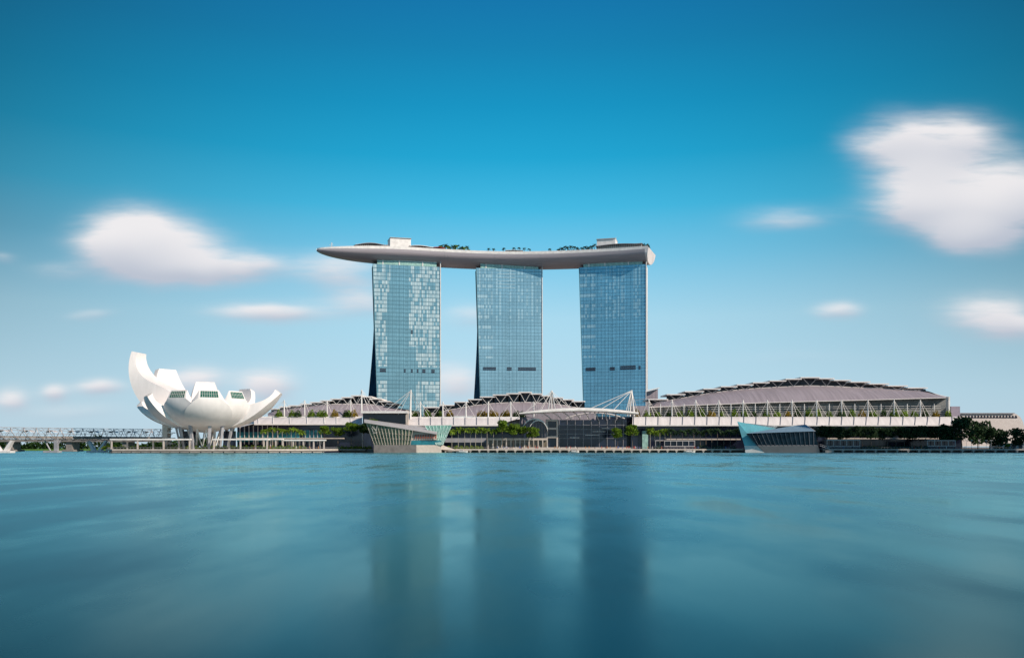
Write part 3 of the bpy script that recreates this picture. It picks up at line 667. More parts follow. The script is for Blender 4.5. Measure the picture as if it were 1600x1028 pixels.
def hall(name, label, shell_up, shell_lo, fins, Yf, Yb, ztrim=True, group=None):
    cx_ = (shell_up[0][0]+shell_up[-1][0])/2
    o = thing(name, (X(cx_, Yf), Yf, 2.5), label, 'shopping hall', 'waterfront shopping halls')
    a, c = shell_up[0][0], shell_up[-1][0]; n = 44; rows = []
    for i in range(n+1):
        px = a+(c-a)*i/n; pu = P(px, lerp_line(shell_up, px), Yb); plo = P(px, lerp_line(shell_lo, px), Yf)
        row = []
        for j in range(7):
            t_ = j/6; p = plo.lerp(pu, t_); p.z += math.sin(math.pi*t_)*.12*(pu.z-plo.z); p.y -= math.sin(math.pi*t_)*1.5; row.append(p)
        rows.append(row)
    mb = MB(); mb.grid(rows, True, True); sh = mb.build('roof_shell', SHELL, o)
    mb = MB()
    mb.tube([r[-1]+Vector((0,-.3,.15)) for r in rows], .28, 5); mb.tube([r[0]+Vector((0,-.4,0)) for r in rows], .35, 5); mb.build('eave_trim', FIN, sh)
    # dark clerestory wall behind the slabs
    pts = []
    for (fa, fc, y) in fins: pts.append((X((fa+fc)/2, Yb+8), Z(y, Yb)-.9))
    lo = [(X(fins[-1][1], Yb+8), Z(shell_up[-1][1], Yb)-2), (X(fins[0][0], Yb+8), Z(shell_up[0][1], Yb)-2)]
    rows = []
    for (fa, fc, y) in fins:
        for px in (fa+.5, fc-.5): rows.append([(X(px,Yb+8), Yb+8, Z(lerp_line(shell_up, px), Yb)-3), (X(px,Yb+8), Yb+8, max(Z(y, Yb)-.75, Z(lerp_line(shell_up, px), Yb)-2.5))])
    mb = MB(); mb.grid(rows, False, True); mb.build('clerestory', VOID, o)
    rows = [[(x, y_, z_) for (x, y_, z_) in r][::-1]+[(r[0][0], Yb+40, r[0][2])] for r in rows]
    fins_of(o, fins, Yb, shell_up)
    return o
def mast(par, px, ytop, ybase, Y, stays, w=.5, lean=0, twin=False, cabr=.12):
    mb = MB(); pb, ptop = P(px, ybase, Y), P(px+lean, ytop, Y)
    if twin:
        for sg in (-1, 1): mb.tube([pb+Vector((sg*2.6,-1.5,0)), ptop+Vector((sg*.3,0,0))], w*.8, 6, w*.6)
        mb.tube([pb+Vector((0,3,0)), ptop], w, 6, w*.6)
    else: mb.tube([pb, ptop], w, 7, w*.6)
    mo = mb.build('mast', WHITE, par)
    for (qx, qy, qY) in stays:
        c = MB(); c.tube([P(px+lean, ytop+1, Y), P(qx, qy, qY)], cabr, 4); c.build('stay', WHITE, mo)
    return mo
CAN_B = 645.0
# ---- left hall
upL = [(419,646),(430,642),(445,639.5),(470,636),(500,632.5),(530,631.5),(565,631.5),(590,633),(615,637),(640,641),(655,645)]
loL = [(419,650),(655,650)]
finL = [(423,438,638.3),(437,455,635.3),(452,471,633.3),(470,488,631),(485,505,628.2),(501,520,625.6),(517,536,623),(534,553,620.5),(549,568,617.8),(567,582,619.5),(578,597,622.8),(593,609,626.8),(606,622,630.5)]
hL = hall('shopping_hall', 'left shopping hall with stepped roof slabs, between the museum and the glass pavilion', upL, loL, finL, 668, 684)
mb = MB(); mb.grid([[P(px, lerp_line([(608,627.5),(622,629),(632,632),(642,638),(650,643)], px)-.0, Yq) for Yq in (676, 712)] for px in range(608, 651, 3)], True); mb.build('end_roof', FIN, hL)
# sloped white canopy
def canopy_strip(par, px0, px1, ytop, ybot, Yt, Yb, ribs, m=PANEL, bulge=2.0, lean=0):
    rows = []
    n = int((px1-px0)/4)
    for i in range(n+1):
        px = px0+(px1-px0)*i/n; row = []
        for j in range(8):
            t_ = j/7; row.append(P(px, ybot, Yb).lerp(P(px+lean*t_, ytop, Yt), t_)+Vector((0,-bulge*math.sin(t_*math.pi)*.5, bulge*math.sin(t_*math.pi))))
        rows.append(row)
    mb = MB(); mb.grid(rows, True, True); co = mb.build('canopy', m, par)
    mb = MB(); a, c = P(px0, ybot, Yb), P(px1, ybot, Yb); mb.box(a.x, c.x, Yb-.1, Yb+.6, a.z-.7, a.z+.1); mb.build('gutter', FIN, co)
    a, c = P(px0, ytop, Yt), P(px1, ytop, Yt); mb = MB(); mb.box(a.x, c.x, Yt-.4, Yt+.4, a.z-.1, a.z+.6); mb.build('kerb', WHITE, co)
    for i in ribs:
        pts = []
        for j in range(8):
            t_ = j/7; pts.append(P(i, ybot, Yb).lerp(P(i+lean*t_, ytop, Yt), t_)+Vector((0,-bulge*math.sin(t_*math.pi)*.5-.1, bulge*math.sin(t_*math.pi)+.15)))
        mb = MB(); mb.tube(pts, .34, 5); mb.build('rib', STEEL if px0 > 600 else WHITE, co)  # middle and right ribs greyed to paint the shadow along them
    return co
canopy_strip(hL, 397, 566, 652, 662.3, 662, 640, [404,427,453,480,507,526,548], bulge=1.2)
mb = MB(); mb.face([P(372,668,636), P(397,662,640), P(416,652,662), P(419,650,668), P(400,656,668)]); mb.build('canopy_tip', PANEL, hL)
mb = MB(); mb.box(X(372,650), X(566,650), 648, 660, 2.5, 22); mb.build('front_wall', DARK, hL)
for i, px in enumerate([375,382,389,396,403,410,418,426,434,477,484,490,496,502]):
    mb = MB(); mb.tube([P(px,694,646.5), P(px,672 if px > 470 else 664.5,646.5)], .35, 6); mb.build('column', STEELW if px < 470 else STEEL, hL)
mb = MB(); mb.box(X(476,650), X(505,650), 647.2, 647.9, Z(690,648), Z(672,648)); mb.build('shop_window', TEALG, hL)
mb = MB(); mb.box(X(372,650), X(470,650), 647.2, 647.9, Z(690,648), Z(675,648)); mb.build('shop_window', TEALG, hL)
mb = MB(); mb.box(X(372,650), X(540,650), 640, 648, Z(685.5,644), Z(684,644)); mb.build('walkway_slab', CONC, hL)
Y_M = 664
for (px, yt) in ((444,625),(476,625),(511,625.5),(548,625)):
    mast(hL, px, yt, 651, Y_M, [(px-14,651,Y_M-2),(px-32,651,Y_M+1),(px+9,651,Y_M-2),(px+16,648,Y_M+6)], w=.6)
mast(hL, 565, 608.5, 642, 652, [(549,651,660),(576,642,640),(585,642,640),(597,643,642)], w=.7)
# middle link block with slab roof
lk = thing('link_block', (X(602,640), 640, 2.5), 'dark glazed block under a thin white slab roof behind the leaning glass pavilion', 'glazed block', 'waterfront shopping halls')
mb = MB(); mb.box(X(564.5,632), X(637,632), 630, 662, Z(645.6,632), Z(642.3,632)); mb.build('roof_slab', WHITE, lk)
mb = MB(); mb.box(X(566.5,640), X(636.5,640), 641, 664, 2.5, Z(646,640)); mb.build('glass_wall', DARK, lk)
mb = MB(); mb.box(X(635,638), X(638,638), 634, 640, Z(664,638), Z(641,638)); mb.build('end_wall', CONC, lk)
mast(lk, 641, 609, 655, 634, [(600,643,632),(617,643,632),(622,648,636),(655,652,645),(664,650,650)], w=.9, lean=1, cabr=.18)
mb = MB(); mb.tube([P(639,652,634), P(642,612,634)], .3, 5); mb.build('mast_brace', WHITE, lk)
# ---- middle hall
upM = [(662,648),(680,646),(700,641),(740,634),(770,630.5),(800,629),(830,628.8),(870,631.5),(890,635),(915,640),(928,643)]
loM = [(662,650),(928,650)]
finM = [(662,687,636),(687,710,632.6),(710,733,627.6),(731,753,623.7),(750,773,619.7),(770,794,616.6),(791,814,614.6),(810,831,612.6),(829,847,615),(846,864,618),(864,880,621),(879,897,624),(893,914,626.8)]
hM = hall('shopping_hall', 'middle shopping hall with stepped roof slabs in front of the middle tower', upM, loM, finM, 668, 688)
mb = MB(); mb.grid([[P(px, lerp_line([(912,627),(920,635),(928,641)], px), Yq) for Yq in (684, 716)] for px in (912,916,920,924,928)], True); mb.build('end_roof', FIN, hM)
canopy_strip(hM, 637, 812, 652.3, 664, 655, 641, [637.5,655,673,691,709,727,745,763,781,799], bulge=.6)
mb = MB(); mb.box(X(640,650), X(860,650), 648, 662, 2.5, 21.5); mb.build('front_wall', DARK, hM)
mb = MB(); mb.box(X(696,646), X(760,646), 643, 648, Z(691,646), Z(684.5,646)); mb.build('shop_window', STEEL, hM)
for px in (657,692,728,763,798,834):
    mast(hM, px, 627, 651.5, 656, [(px-15,651,655),(px+14,651,655),(px+7,649,662)], w=.62)
mast(hM, 862, 610, 640, 650, [(818,646,645),(838,648,650),(846,640,640),(880,640,640),(893,640,641)], w=.6, twin=True, cabr=.17)
# ---- event plaza
ev = thing('event_hall', (X(905,640), 640, 2.5), 'dark glazed event hall under a long arched white canopy', 'event hall')
tp = [(811,646),(830,643.2),(850,640.8),(880,638.6),(910,637.9),(940,639),(970,641.6),(998,645.5)]
bt = [(811,646.6),(830,645.2),(850,644),(880,642.4),(910,641.8),(940,642.6),(970,644.6),(998,646.6)]
mb = MB(); rows = []
for i in range(41):
    px = 811+187*i/40; a = lerp_line(tp, px); c = lerp_line(bt, px); rows.append([P(px,c,624), P(px,a,623.5), P(px,a-.2,630)+Vector((0,0,.5)), P(px,a,640)+Vector((0,0,-.6)), P(px,c,640)-Vector((0,0,.8)), P(px,c,624)])
mb.grid(rows, True, True); cn = mb.build('arched_canopy', WHITE, ev)
for i, (a, c) in enumerate(((840,862),(857,878),(874,893),(891,907),(909,921),(926,935),(943,948),(961,963))):
    mb = MB(); p0 = P(a, lerp_line(bt, a)+.5, 630); p1 = P(c, 656, 646); pm = p0.lerp(p1, .5)+Vector((0,0,1.6)); mb.tube([p0, p0.lerp(pm,.5)+Vector((0,0,.5)), pm, pm.lerp(p1,.5)+Vector((0,0,.6)), p1], .38, 6); mb.build('canopy_rib', PANEL, cn)
mb = MB(); mb.box(X(866,652), X(979,652), 650, 664, 2.5, Z(656,652)); mb.build('glass_wall', DARK, ev)
mb = MB()
for i in range(9): x = X(874+i*12.5, 649); mb.box(x-.15, x+.15, 649.5, 649.98, 2.5, Z(656,650))
for yy in (664,671,678,685): mb.box(X(866,649), X(979,649), 649.3, 649.48, Z(yy,650), Z(yy,650)+.22)
mb.build('mullion_frame', STEEL, ev)
for (a, c, y) in ((914,936,680),(926,946,674.5),(940,952,669.5),(890,905,684)):
    mb = MB(); mb.box(X(a,646), X(c,646), 645, 645.4, Z(y,646), Z(y,646)+.35); mb.build('light_strip', WHITE, ev)
# vaulted arch roof over the hall interior seen under the canopy
mb = MB(); mb.tube([P(884+i*92/14, 654-9*math.sin(math.pi*i/14)**.8, 648) for i in range(15)], .55, 6)
mb.build('arch_beam', PANEL, ev)
for i in range(7):
    px = 895+i*11.5; t_ = (px-884)/92; mb = MB(); mb.tube([P(px, 654.5, 648), P(px, 654-9*math.sin(math.pi*t_)**.8, 648)], .25, 5); mb.build('arch_post', PANEL, ev)
mb = MB(); mb.box(X(812,664), X(931,664), 664, 666, 2.5, Z(643,664)); mb.build('rear_wall', SHELL, ev)
mb = MB(); mb.box(X(931,664), X(1012,664), 664, 666, 2.5, Z(651,664)); mb.build('rear_wall', DARK, ev)
po = thing('portal_block', (X(863,640), 640, 2.5), 'grey beige stone portal frame left of the dark event hall', 'portal')
mb = MB(); y0, y1 = 640, 652
mb.box(X(853.5,y0), X(856,y0), y0, y1, 2.5, Z(655,y0)); mb.box(X(869.5,y0), X(872,y0), y0, y1, 2.5, Z(655,y0))
for a, c in ((655,658),(668,671),(681,684)): mb.box(X(856,y0), X(869.5,y0), y0+.1, y1, Z(c,y0), Z(a,y0))
mb.build('frame', BEIGE, po); mb = MB(); mb.box(X(856,y0), X(869.5,y0), y0+3, y0+4, 2.5, Z(655,y0)); mb.build('recess_glass', DARK, po)
# left vault with arches
va = thing('vaulted_entrance', (X(834,636), 636, 2.5), 'low arched entrance vault between the palms and the stone portal', 'entrance vault')
def arch_band(px0, px1, ybase, ytop, Y, Y2, m, th, nm, par, skew=1.0):
    n = 18; rows = []
    for i in range(n+1):
        a = math.pi*i/n; px = (px0+px1)/2-(px1-px0)/2*math.cos(a); py = ybase-(ybase-ytop)*math.sin(a)**skew
        p = P(px, py, Y); q_ = Vector((p.x, Y2, p.z)); rows.append([p, q_, q_-Vector((0,0,th)), p-Vector((0,0,th)), p])
    mb = MB(); mb.grid(rows, False, True); return mb.build(nm, m, par)
arch_band(816, 856, 672, 653.5, 634, 646, PANEL, .9, 'outer_arch', va); arch_band(826, 856, 676, 656, 631, 634, WHITE, .7, 'front_arch', va)
mb = MB(); n = 16; cpt = [P(836-18*math.cos(math.pi*i/n), 672-16.5*math.sin(math.pi*i/n), 637) for i in range(n+1)]; mb.face([P(818,692,637)]+cpt+[P(854,692,637)]); mb.build('vault_glass', DARK, va)
for i in range(7):
    px = 824+i*4.6; mb = MB(); a = math.acos((836-px)/18); mb.tube([P(px,690,636.7), P(px,672-16.2*math.sin(a),636.7)], .12, 4); mb.build('glazing_bar', STEEL, va)
mb = MB(); mb.grid([[P(px, lerp_line([(790,660),(805,655.5),(825,653),(850,653.4)], px), Yq) for Yq in (634, 650)] for px in range(790, 852, 4)], True); mb.build('curved_roof', SHELL, va)
mast(ev, 985, 609.5, 650, 646, [(924,637.5,640),(941,638,640),(959,640,640),(999,652,648),(976,650,640),(993,652,640)], w=.75, lean=1.5, twin=True, cabr=.24)
# kiosk row at promenade level
ks = thing('colonnade', (X(808,628), 628, 2.5), 'cream colonnade with shop openings in front of the event hall vault', 'colonnade')
mb = MB(); mb.box(X(762,628), X(855,628), 628, 634, Z(687.5,628), Z(684.5,628)); mb.build('fascia', CONC, ks)
for i in range(14): x = X(762+i*7.1, 628); mb = MB(); mb.box(x, x+.8, 628, 629, 2.5, Z(687.5,628)); mb.build('column', CONC, ks)
mb = MB(); mb.box(X(762,631), X(855,631), 631, 631.4, 2.5, Z(687.5,628)); mb.build('shop_window', mat('amber shopfront glass', (.16,.13,.09), .2, var=.7, scale=.5), ks)
# ---- right hall
upR = [(1012,634),(1027,628.5),(1052,624.7),(1085,618.7),(1110,614.2),(1137,611),(1165,608.2),(1206,605.6),(1262,602.9),(1307,604),(1336,605.8),(1371,606.6),(1403,609),(1446,610.8),(1465,617),(1481,620.6)]
loR = [(1012,636.5),(1085,633.2),(1200,629),(1340,625.5),(1481,621.4)]
finR = [(1012,1043,623.6),(1041,1070,616),(1069,1099,611.5),(1098,1125,607.3),(1125,1151,603.8),(1150,1176,600.9),(1175,1201,597.6),(1201,1227,594.8),(1226,1251,592),(1249,1279,589.6),(1278,1302,591.2),(1301,1328,593.9),(1327,1358,596.5),(1356,1387,599.5),(1385,1416,602.6),(1416,1447,605.8)]
hR = hall('shopping_hall', 'long right shopping hall with the largest stepped roof and a row of masts', upR, loR, finR, 668, 700)
mb = MB(); mb.grid([[P(px, lerp_line([(1446,607),(1454,612.5),(1468,618.5),(1481,620.3)], px)-.4, Yq) for Yq in (690, 722)] for px in (1446,1450,1454,1461,1468,1475,1481)], True); mb.build('end_roof', SHELL, hR)
canopy_strip(hR, 988, 1503, 652.3, 664, 657, 641, [990+i*19.1 for i in range(27)], bulge=2.6)
mb = MB(); mb.box(X(985,651), X(1500,651), 648, 664, 2.5, 21.5); mb.build('front_wall', DARK, hR)
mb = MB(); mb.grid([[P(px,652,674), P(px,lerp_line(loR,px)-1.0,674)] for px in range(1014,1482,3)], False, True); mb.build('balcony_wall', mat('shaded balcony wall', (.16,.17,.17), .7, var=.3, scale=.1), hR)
mb = MB(); mb.box(X(990,662), X(1503,662), 657.5, 676, Z(653,657), Z(652.3,657)); mb.build('terrace_slab', CONC, hR)
for yy in (635.2,638.4,641.8,645.2,648.4):
    mb = MB(); z = Z(yy, 663); mb.tube([P(1014,yy+1.5,663), P(1481,yy-1.0 if yy < 640 else yy,663)], .16, 4); mb.build('louvre_rail', WHITE, hR)
mx = [1014,1050,1087,1123,1161,1199,1237.5,1276,1315,1356,1397,1438]
for px in mx: mast(hR, px, 624.6, 652, 659, [(px-13,652,657.5),(px+17,652,657.5),(px+9,652,656)], w=.62, cabr=.12)
for a, c in zip(mx, mx[1:]+[1481]):
    mb = MB(); mb.tube([P((a+c)/2,652,662), P((a+c)/2,631,662)], .32, 5); mb.build('post', WHITE, hR)
mb = MB(); mb.box(X(1480,662), X(1482.5,662), 660, 664, Z(652,662), Z(620,662)); mb.build('end_column', WHITE, hR)
mb = MB(); mb.box(X(1484,670), X(1498,670), 668, 684, 20, Z(635,670)); mb.build('end_block', mat('lilac grey render', (.30,.26,.33), .7), hR)
mb = MB(); mb.box(X(1003,648), X(1012,648), 646, 648, 2.6, Z(673,648)); mb.build('shop_window', SCR, hR)
mb = MB(); mb.box(X(1040,646), X(1155,646), 642, 648, Z(687.2,646), Z(685.2,646)); mb.build('walkway_slab', CONC, hR)
mb = MB(); mb.box(X(1290,646), X(1480,646), 642, 648, Z(686,646), Z(684,646)); mb.build('walkway_slab', CONC, hR)
for i, px in enumerate(range(1460, 1480, 5)):
    mb = MB(); mb.tube([P(px,690,645), P(px+1,668,645)], .4, 5); mb.build('column', PANEL, hR)
# small white roof piece between tower and right hall
bs = thing('back_roof', (X(1020,740), 740, 2.5), 'small white upswept roof just right of the rightmost tower', 'roof pavilion')
mb = MB(); mb.hexa([P(1009,612,740), P(1030,606.5,740), P(1030,606.5,770), P(1009,612,770)], [P(1009,610,740), P(1031,605,740), P(1031,605,770), P(1009,610,770)]); mb.build('roof', FIN, bs)
mb = MB(); mb.hexa([P(1010,650,745), P(1028,650,745), P(1028,650,765), P(1010,650,765)], [P(1010,612.2,745), P(1028,607.5,745), P(1028,607.5,765), P(1010,612.2,765)]); mb.build('wall', SHELL, bs)
pv = thing('shell_roof', (X(1002,668), 668, 2.5), 'pale curved shell roof joining the big mast and the right hall', 'roof shell')
mb = MB(); mb.grid([[P(px, lerp_line([(984,631),(992,626),(1004,623),(1018,623.5),(1034,626)], px), 664), P(px, lerp_line([(984,631),(992,626),(1004,623),(1018,623.5),(1034,626)], px)-.3, 690)] for px in range(984, 1035, 3)], True)
mb.build('roof', FIN, pv)
mb = MB(); mb.box(X(988,666), X(1014,666), 667, 680, 24, Z(634,666)); mb.build('wall', SHELL, pv)
# terrace planting
i = 0
for px, c in ((436,0),(457,0),(466,1),(487,0),(500,0),(506,0),(523,2),(541,1),(545,0),(553,2)):
    shrub(px, 651, 14, 11, 662, 'terrace shrub above the left white canopy, %s from the left' % ORD[i], 'terrace shrubs of the left hall', (LEAF, LEAFD, LEAFY)[c]); i += 1
i = 0
for px, c in ((648,0),(653,1),(668,0),(684,1),(688,0),(703,2),(751,2),(757,2),(768,2),(773,2),(788,2),(792,2),(807,1),(815,1)):
    shrub(px, 651, 14, 10, 661, 'terrace shrub above the middle white canopy, %s from the left' % ORD[i], 'terrace shrubs of the middle hall', (LEAF, LEAFD, LEAFY)[c]); i += 1
for i in range(30):
    px = 996+i*16.7; shrub(px+random.uniform(-2,2), 652, random.uniform(11,16), random.uniform(10,15), 660.5, 'terrace shrub above the right white canopy, %s from the left' % ORD[i], 'terrace shrubs of the right hall', (LEAF, LEAFP, LEAF, LEAFD)[i % 4] if i % 7 else LEAFY)

# ------------------------------------------------------------ theatre at the far right
th = thing('theatre', (X(1555,720), 720, 2.5), 'long cream theatre with a rounded end and a triangle lattice frieze at the right edge', 'theatre')
prof = [(1499,672),(1499,652),(1503,647),(1512,645.2),(1580,645.2),(1588,646.5),(1594,651),(1598,658),(1600,666),(1601,672)]
mb = MB(); mb.prism([(P(a,c,720).x, P(a,c,720).z) for a, c in [(1499,697)]+prof[1:]+[(1601,697)]], 720, 760); mb.build('wall', mat('pale cream render', (.66,.60,.57), .75, var=.06), th)
mb = MB()
for i in range(17):
    px = 1508+i*4.9; mb.prism([(P(px,652.8,719).x, P(px,652.8,719).z), (P(px+4.2,652.8,719).x, P(px+4.2,652.8,719).z), (P(px+2.1,648.4,719).x, P(px+2.1,648.4,719).z)], 719.6, 719.97)
mb.build('lattice_frieze', VOID, th)
mb = MB(); mb.box(X(1499,718), X(1586,718), 718.5, 724, Z(646.2,720), Z(645,720)); mb.build('cornice', STEEL, th)
lw = thing('kiosk', (X(1575,640), 640, 2.5), 'low white kiosk with dark openings behind the far right promenade', 'kiosk')
mb = MB(); mb.box(X(1553,640), X(1606,640), 638, 646, 2.5, Z(693.5,640)); mb.build('wall', PANEL, lw)
mb = MB(); mb.box(X(1551,638), X(1606,638), 637, 647, Z(693.5,640)+.02, Z(692.3,640)); mb.build('roof', WHITE, lw)
for a in (1573, 1582, 1592):
    mb = MB(); mb.box(X(a,638), X(a+5,638), 637.7, 637.97, 2.7, Z(694.4,638)); mb.build('opening', VOID, lw)

# ------------------------------------------------------------ leaning glass pavilion (left)
PY = 590.0
pl = thing('glass_pavilion', (X(630,PY), PY, 0), 'leaning crystal pavilion of pale ribbed glass on a concrete base, left of centre', 'glass pavilion', 'waterfront glass pavilions')
mb = MB(); z1 = Z(695,PY)
mb.slab([(X(584,PY),PY),(X(651,PY),PY-2),(X(651,PY),PY+26),(X(582,PY),PY+26)], -1, z1); mb.build('base', CONCD, pl)  # darker grey puts the shade of this face into its colour
mb = MB(); mb.slab([(X(651.1,PY),PY-2),(X(689,PY),PY+3),(X(689,PY),PY+26),(X(651.1,PY),PY+26)], -1, z1-.05); mb.build('base', CONC, pl)  # same base, paler colour painted for its sunlit face
LVG = curtain('sage glass with fins', (.24,.30,.20), (.45,.42,.30), (.5,.5,.36), cw=2.2, ch=3.2, mode=9, metal=.1, rough=.2, var=.35)
# leaning front: bottom edge at PY, top edge leans forward and left
A0, B0 = P(585,695,PY+.5), P(641,695,PY+.5); A1, B1 = P(572.5,660.5,PY-6), P(645,671.5,PY-3)
mb = MB(); mb.grid([[A0.lerp(B0, j/8) for j in range(9)], [A1.lerp(B1, j/8) for j in range(9)]], False); mb.build('glass_front', LVG, pl)
mb = MB(); mb.face([A0, A1, P(571,660,PY+22), P(583,695,PY+24)][::-1]); mb.build('glass_side', LVG, pl)
for j in range(14):
    t_ = j/13; a = A0.lerp(B0, t_)+Vector((0,-.35,0)); c = A1.lerp(B1, t_)+Vector((0,-.35,0)); mb = MB(); mb.tube([a, c], .26, 4); mb.build('fin', CONC, pl)
for tt in (.33, .62):
    mb = MB(); mb.tube([A0.lerp(A1, tt)+Vector((0,-.2,0)), B0.lerp(B1, tt)+Vector((0,-.2,0))], .12, 4); mb.build('transom', CONC, pl)
mb = MB(); r0, r1 = P(569,658.5,PY-8), P(683,677,PY-1); q0, q1 = P(569,658,PY+24), P(683,675,PY+24)
mb.hexa([r0-Vector((0,0,.7)), r1-Vector((0,0,.7)), q1-Vector((0,0,.7)), q0-Vector((0,0,.7))], [r0, r1, q1+Vector((0,0,2.5)), q0+Vector((0,0,1.5))]); mb.build('roof', mat('weathered zinc roof', (.42,.40,.41), .5), pl)
mb = MB(); mb.hexa([P(641,688,PY+1), P(683,687,PY+2), P(683,687,PY+20), P(641,688,PY+20)], [P(645,673,PY+.5), P(683,678,PY+2), P(683,678,PY+20), P(645,673,PY+20)]); mb.build('upper_wall', CONC, pl)
for j in range(9):
    a = P(648+j*3.9,685,PY+.3); c = P(649+j*3.9,678.5,PY+.3); mb = MB(); mb.hexa([a, a+Vector((.85,0,0)), a+Vector((.85,.3,0)), a+Vector((0,.3,0))], [c, c+Vector((.85,0,0)), c+Vector((.85,.3,0)), c+Vector((0,.3,0))]); mb.build('window', mat('warm lit glass', (.35,.10,.06), .3) if j == 0 else bpy.data.materials['warm lit glass'], pl)
mb = MB(); mb.hexa([P(642,695,PY+1), P(688,695,PY+3), P(688,695,PY+20), P(642,695,PY+20)], [P(641,688.2,PY+1), P(690,688,PY+3), P(690,688,PY+20), P(641,688.2,PY+20)]); mb.build('ground_floor', TEALG, pl)
# green lattice prism at the right
mb = MB(); GA, GB, GC, GD = P(664,665,PY+10), P(706,664,PY+10), P(692,695,PY+2), P(682,695,PY+2)
mb.face([GD, GC, GB, GA]); mb.face([GC, P(692,695,PY+22), P(704,664,PY+24), GB]); mb.build('green_prism', mat('pale aqua glass', (.18,.36,.31), .2, var=.3, scale=.8), pl)
mb = MB()
for j in range(8):
    t0, t1 = j/7, (j+1)/7
    mb.tube([GA.lerp(GB, t0)+Vector((0,-.3,0)), GD.lerp(GC, min(1, t0+.35))+Vector((0,-.3,0))], .13, 4); mb.tube([GA.lerp(GB, t0)+Vector((0,-.3,0)), GD.lerp(GC, max(0, t0-.35))+Vector((0,-.3,0))], .13, 4)
for j in range(1, 5): mb.tube([GA.lerp(GD, j/5)+Vector((0,-.3,0)), GB.lerp(GC, j/5)+Vector((0,-.3,0))], .13, 4)
mb.build('lattice', mat('aqua white steel', (.5,.72,.68), .5), pl)
# interlaced LV emblem on the upper left of the glass
mb = MB(); e0 = A1.lerp(A0, .14).lerp(B1.lerp(B0, .14), .085)+Vector((0,-1.0,0)); dn_ = (A0-A1).normalized(); rt = Vector((1,0,0))
def ln(a, c, r=.17): mb.tube([e0+rt*a[0]+dn_*a[1], e0+rt*c[0]+dn_*c[1]], r, 5)
ln((.0,1.3),(.0,5.0)); ln((.0,5.0),(2.6,5.0)); ln((.7,0),(2.3,3.6)); ln((3.9,0),(2.3,3.6)); mb.build('emblem', WHITE, pl)
# steps and floating landing right of the pavilion
sp_ = thing('landing_stage', (X(708,596), 596, 0), 'stepped pale landing stage on short piles right of the left pavilion', 'landing stage')
mb = MB(); mb.hexa([P(689,702,594), P(712,703.5,594), P(712,703.5,604), P(689,702,604)], [P(689,694.5,596), P(712,702.5,596), P(712,702.5,604), P(689,694.5,604)]); mb.box(X(700,592), X(731,592), 592, 600, 1.1, 1.6); mb.build('steps', CONC, sp_)
for px in (696,702,708,714,721,728):
    mb = MB(); x = X(px,593); mb.box(x-.35, x+.35, 593, 594, -1, 1.1); mb.build('pile', CONC, sp_)

# ------------------------------------------------------------ faceted pavilion (right)
CY = 588.0
cp = thing('glass_pavilion', (X(1218,CY), CY, 0), 'faceted cyan and dark glass pavilion like a broken crystal, right of centre', 'glass pavilion', 'waterfront glass pavilions')
CYAN = curtain('cyan sail glass', (.22,.60,.70), (.14,.46,.56), (.2,.6,.68), cw=2.4, ch=1.7, mode=9, metal=.25, rough=.18, var=.1)
CDK = mat('black blue pavilion glass', (.010,.022,.035), .1, var=.5, scale=.25)
a = P(1152,658.4,CY-1); b_ = P(1211,669.4,CY+4); c = P(1165,677,CY-3); d = P(1183,696.2,CY-4); e_ = P(1163,696.2,CY)
mb = MB(); mb.face([e_, P(1183,696.2,CY-1), P(1167,678,CY+1), P(1211,669.6,CY+4), a]); mb.face([a, P(1211,669.4,CY+4), P(1215,666,CY+26), P(1156,660,CY+22)][::-1]); mb.face([a, P(1156,660,CY+22), P(1165,696,CY+24), e_]); mb.build('glass_sail', CYAN, cp)
mb = MB(); mb.hexa([P(1165,708,CY-1), P(1195.5,708,CY-3.8), P(1195.5,708,CY+20), P(1165,708,CY+20)], [P(1163,696.3,CY), P(1183.2,696.3,CY-3.2), P(1183.2,696.3,CY+20), P(1163,696.3,CY+20)]); mb.build('base', WHITE, cp)
mb = MB(); c = P(1165,677,CY-7); e1 = P(1273,673.5,CY-5); r1, r2 = P(1247,664,CY+6), P(1259,663.2,CY+7)
mb.face([c, e1, r2, r1]); mb.face([e1, P(1276,674,CY+24), r2]); mb.face([c, r1, r2, P(1276,674,CY+24), P(1210,670,CY+20)][::-1]); mb.build('roof', mat('blue grey roof glass', (.25,.38,.48), .25, var=.1, metal=.3), cp)
lo_ = [P(1184,696.2,CY-4), P(1278,695.8,CY-3)]; up_ = [P(1166,677.4,CY-6.2), P(1273,674,CY-4.4)]
mb = MB(); mb.face([lo_[0], lo_[1], up_[1], up_[0]]); mb.face([lo_[1], P(1280,695.8,CY+22), P(1276,674,CY+22), up_[1]]); mb.build('glass_front', CDK, cp)
for j in range(14):
    t_ = (j+.3)/13.6; p = up_[0].lerp(up_[1], .06+t_*.94); q_ = lo_[0].lerp(lo_[1], t_*.96-.01 if t_ > .02 else 0); mb = MB(); mb.tube([p+Vector((0,-.3,0)), q_+Vector((0,-.3,0))], .14, 4); mb.build('mullion', STEEL, cp)
mb = MB(); mb.tube([up_[0]+Vector((0,-.3,.1)), up_[1]+Vector((0,-.3,.1))], .2, 4); mb.tube([lo_[0], lo_[1]], .2, 4); mb.build('frame_rail', STEEL, cp)
mb = MB(); mb.hexa([P(1196,708.5,CY-3.6), P(1281.5,708.5,CY-3), P(1281.5,708.5,CY+24), P(1196,708.5,CY+24)], [P(1184,696.4,CY-4.2), P(1278.3,696.1,CY-3.2), P(1278.3,696.1,CY+24), P(1184,696.4,CY+24)]); mb.build('plinth', mat('slate cladding', (.07,.085,.10), .6), cp)
gw = thing('gangway', (X(1290,596), 596, 0), 'small white gangway with rails right of the faceted pavilion', 'gangway')
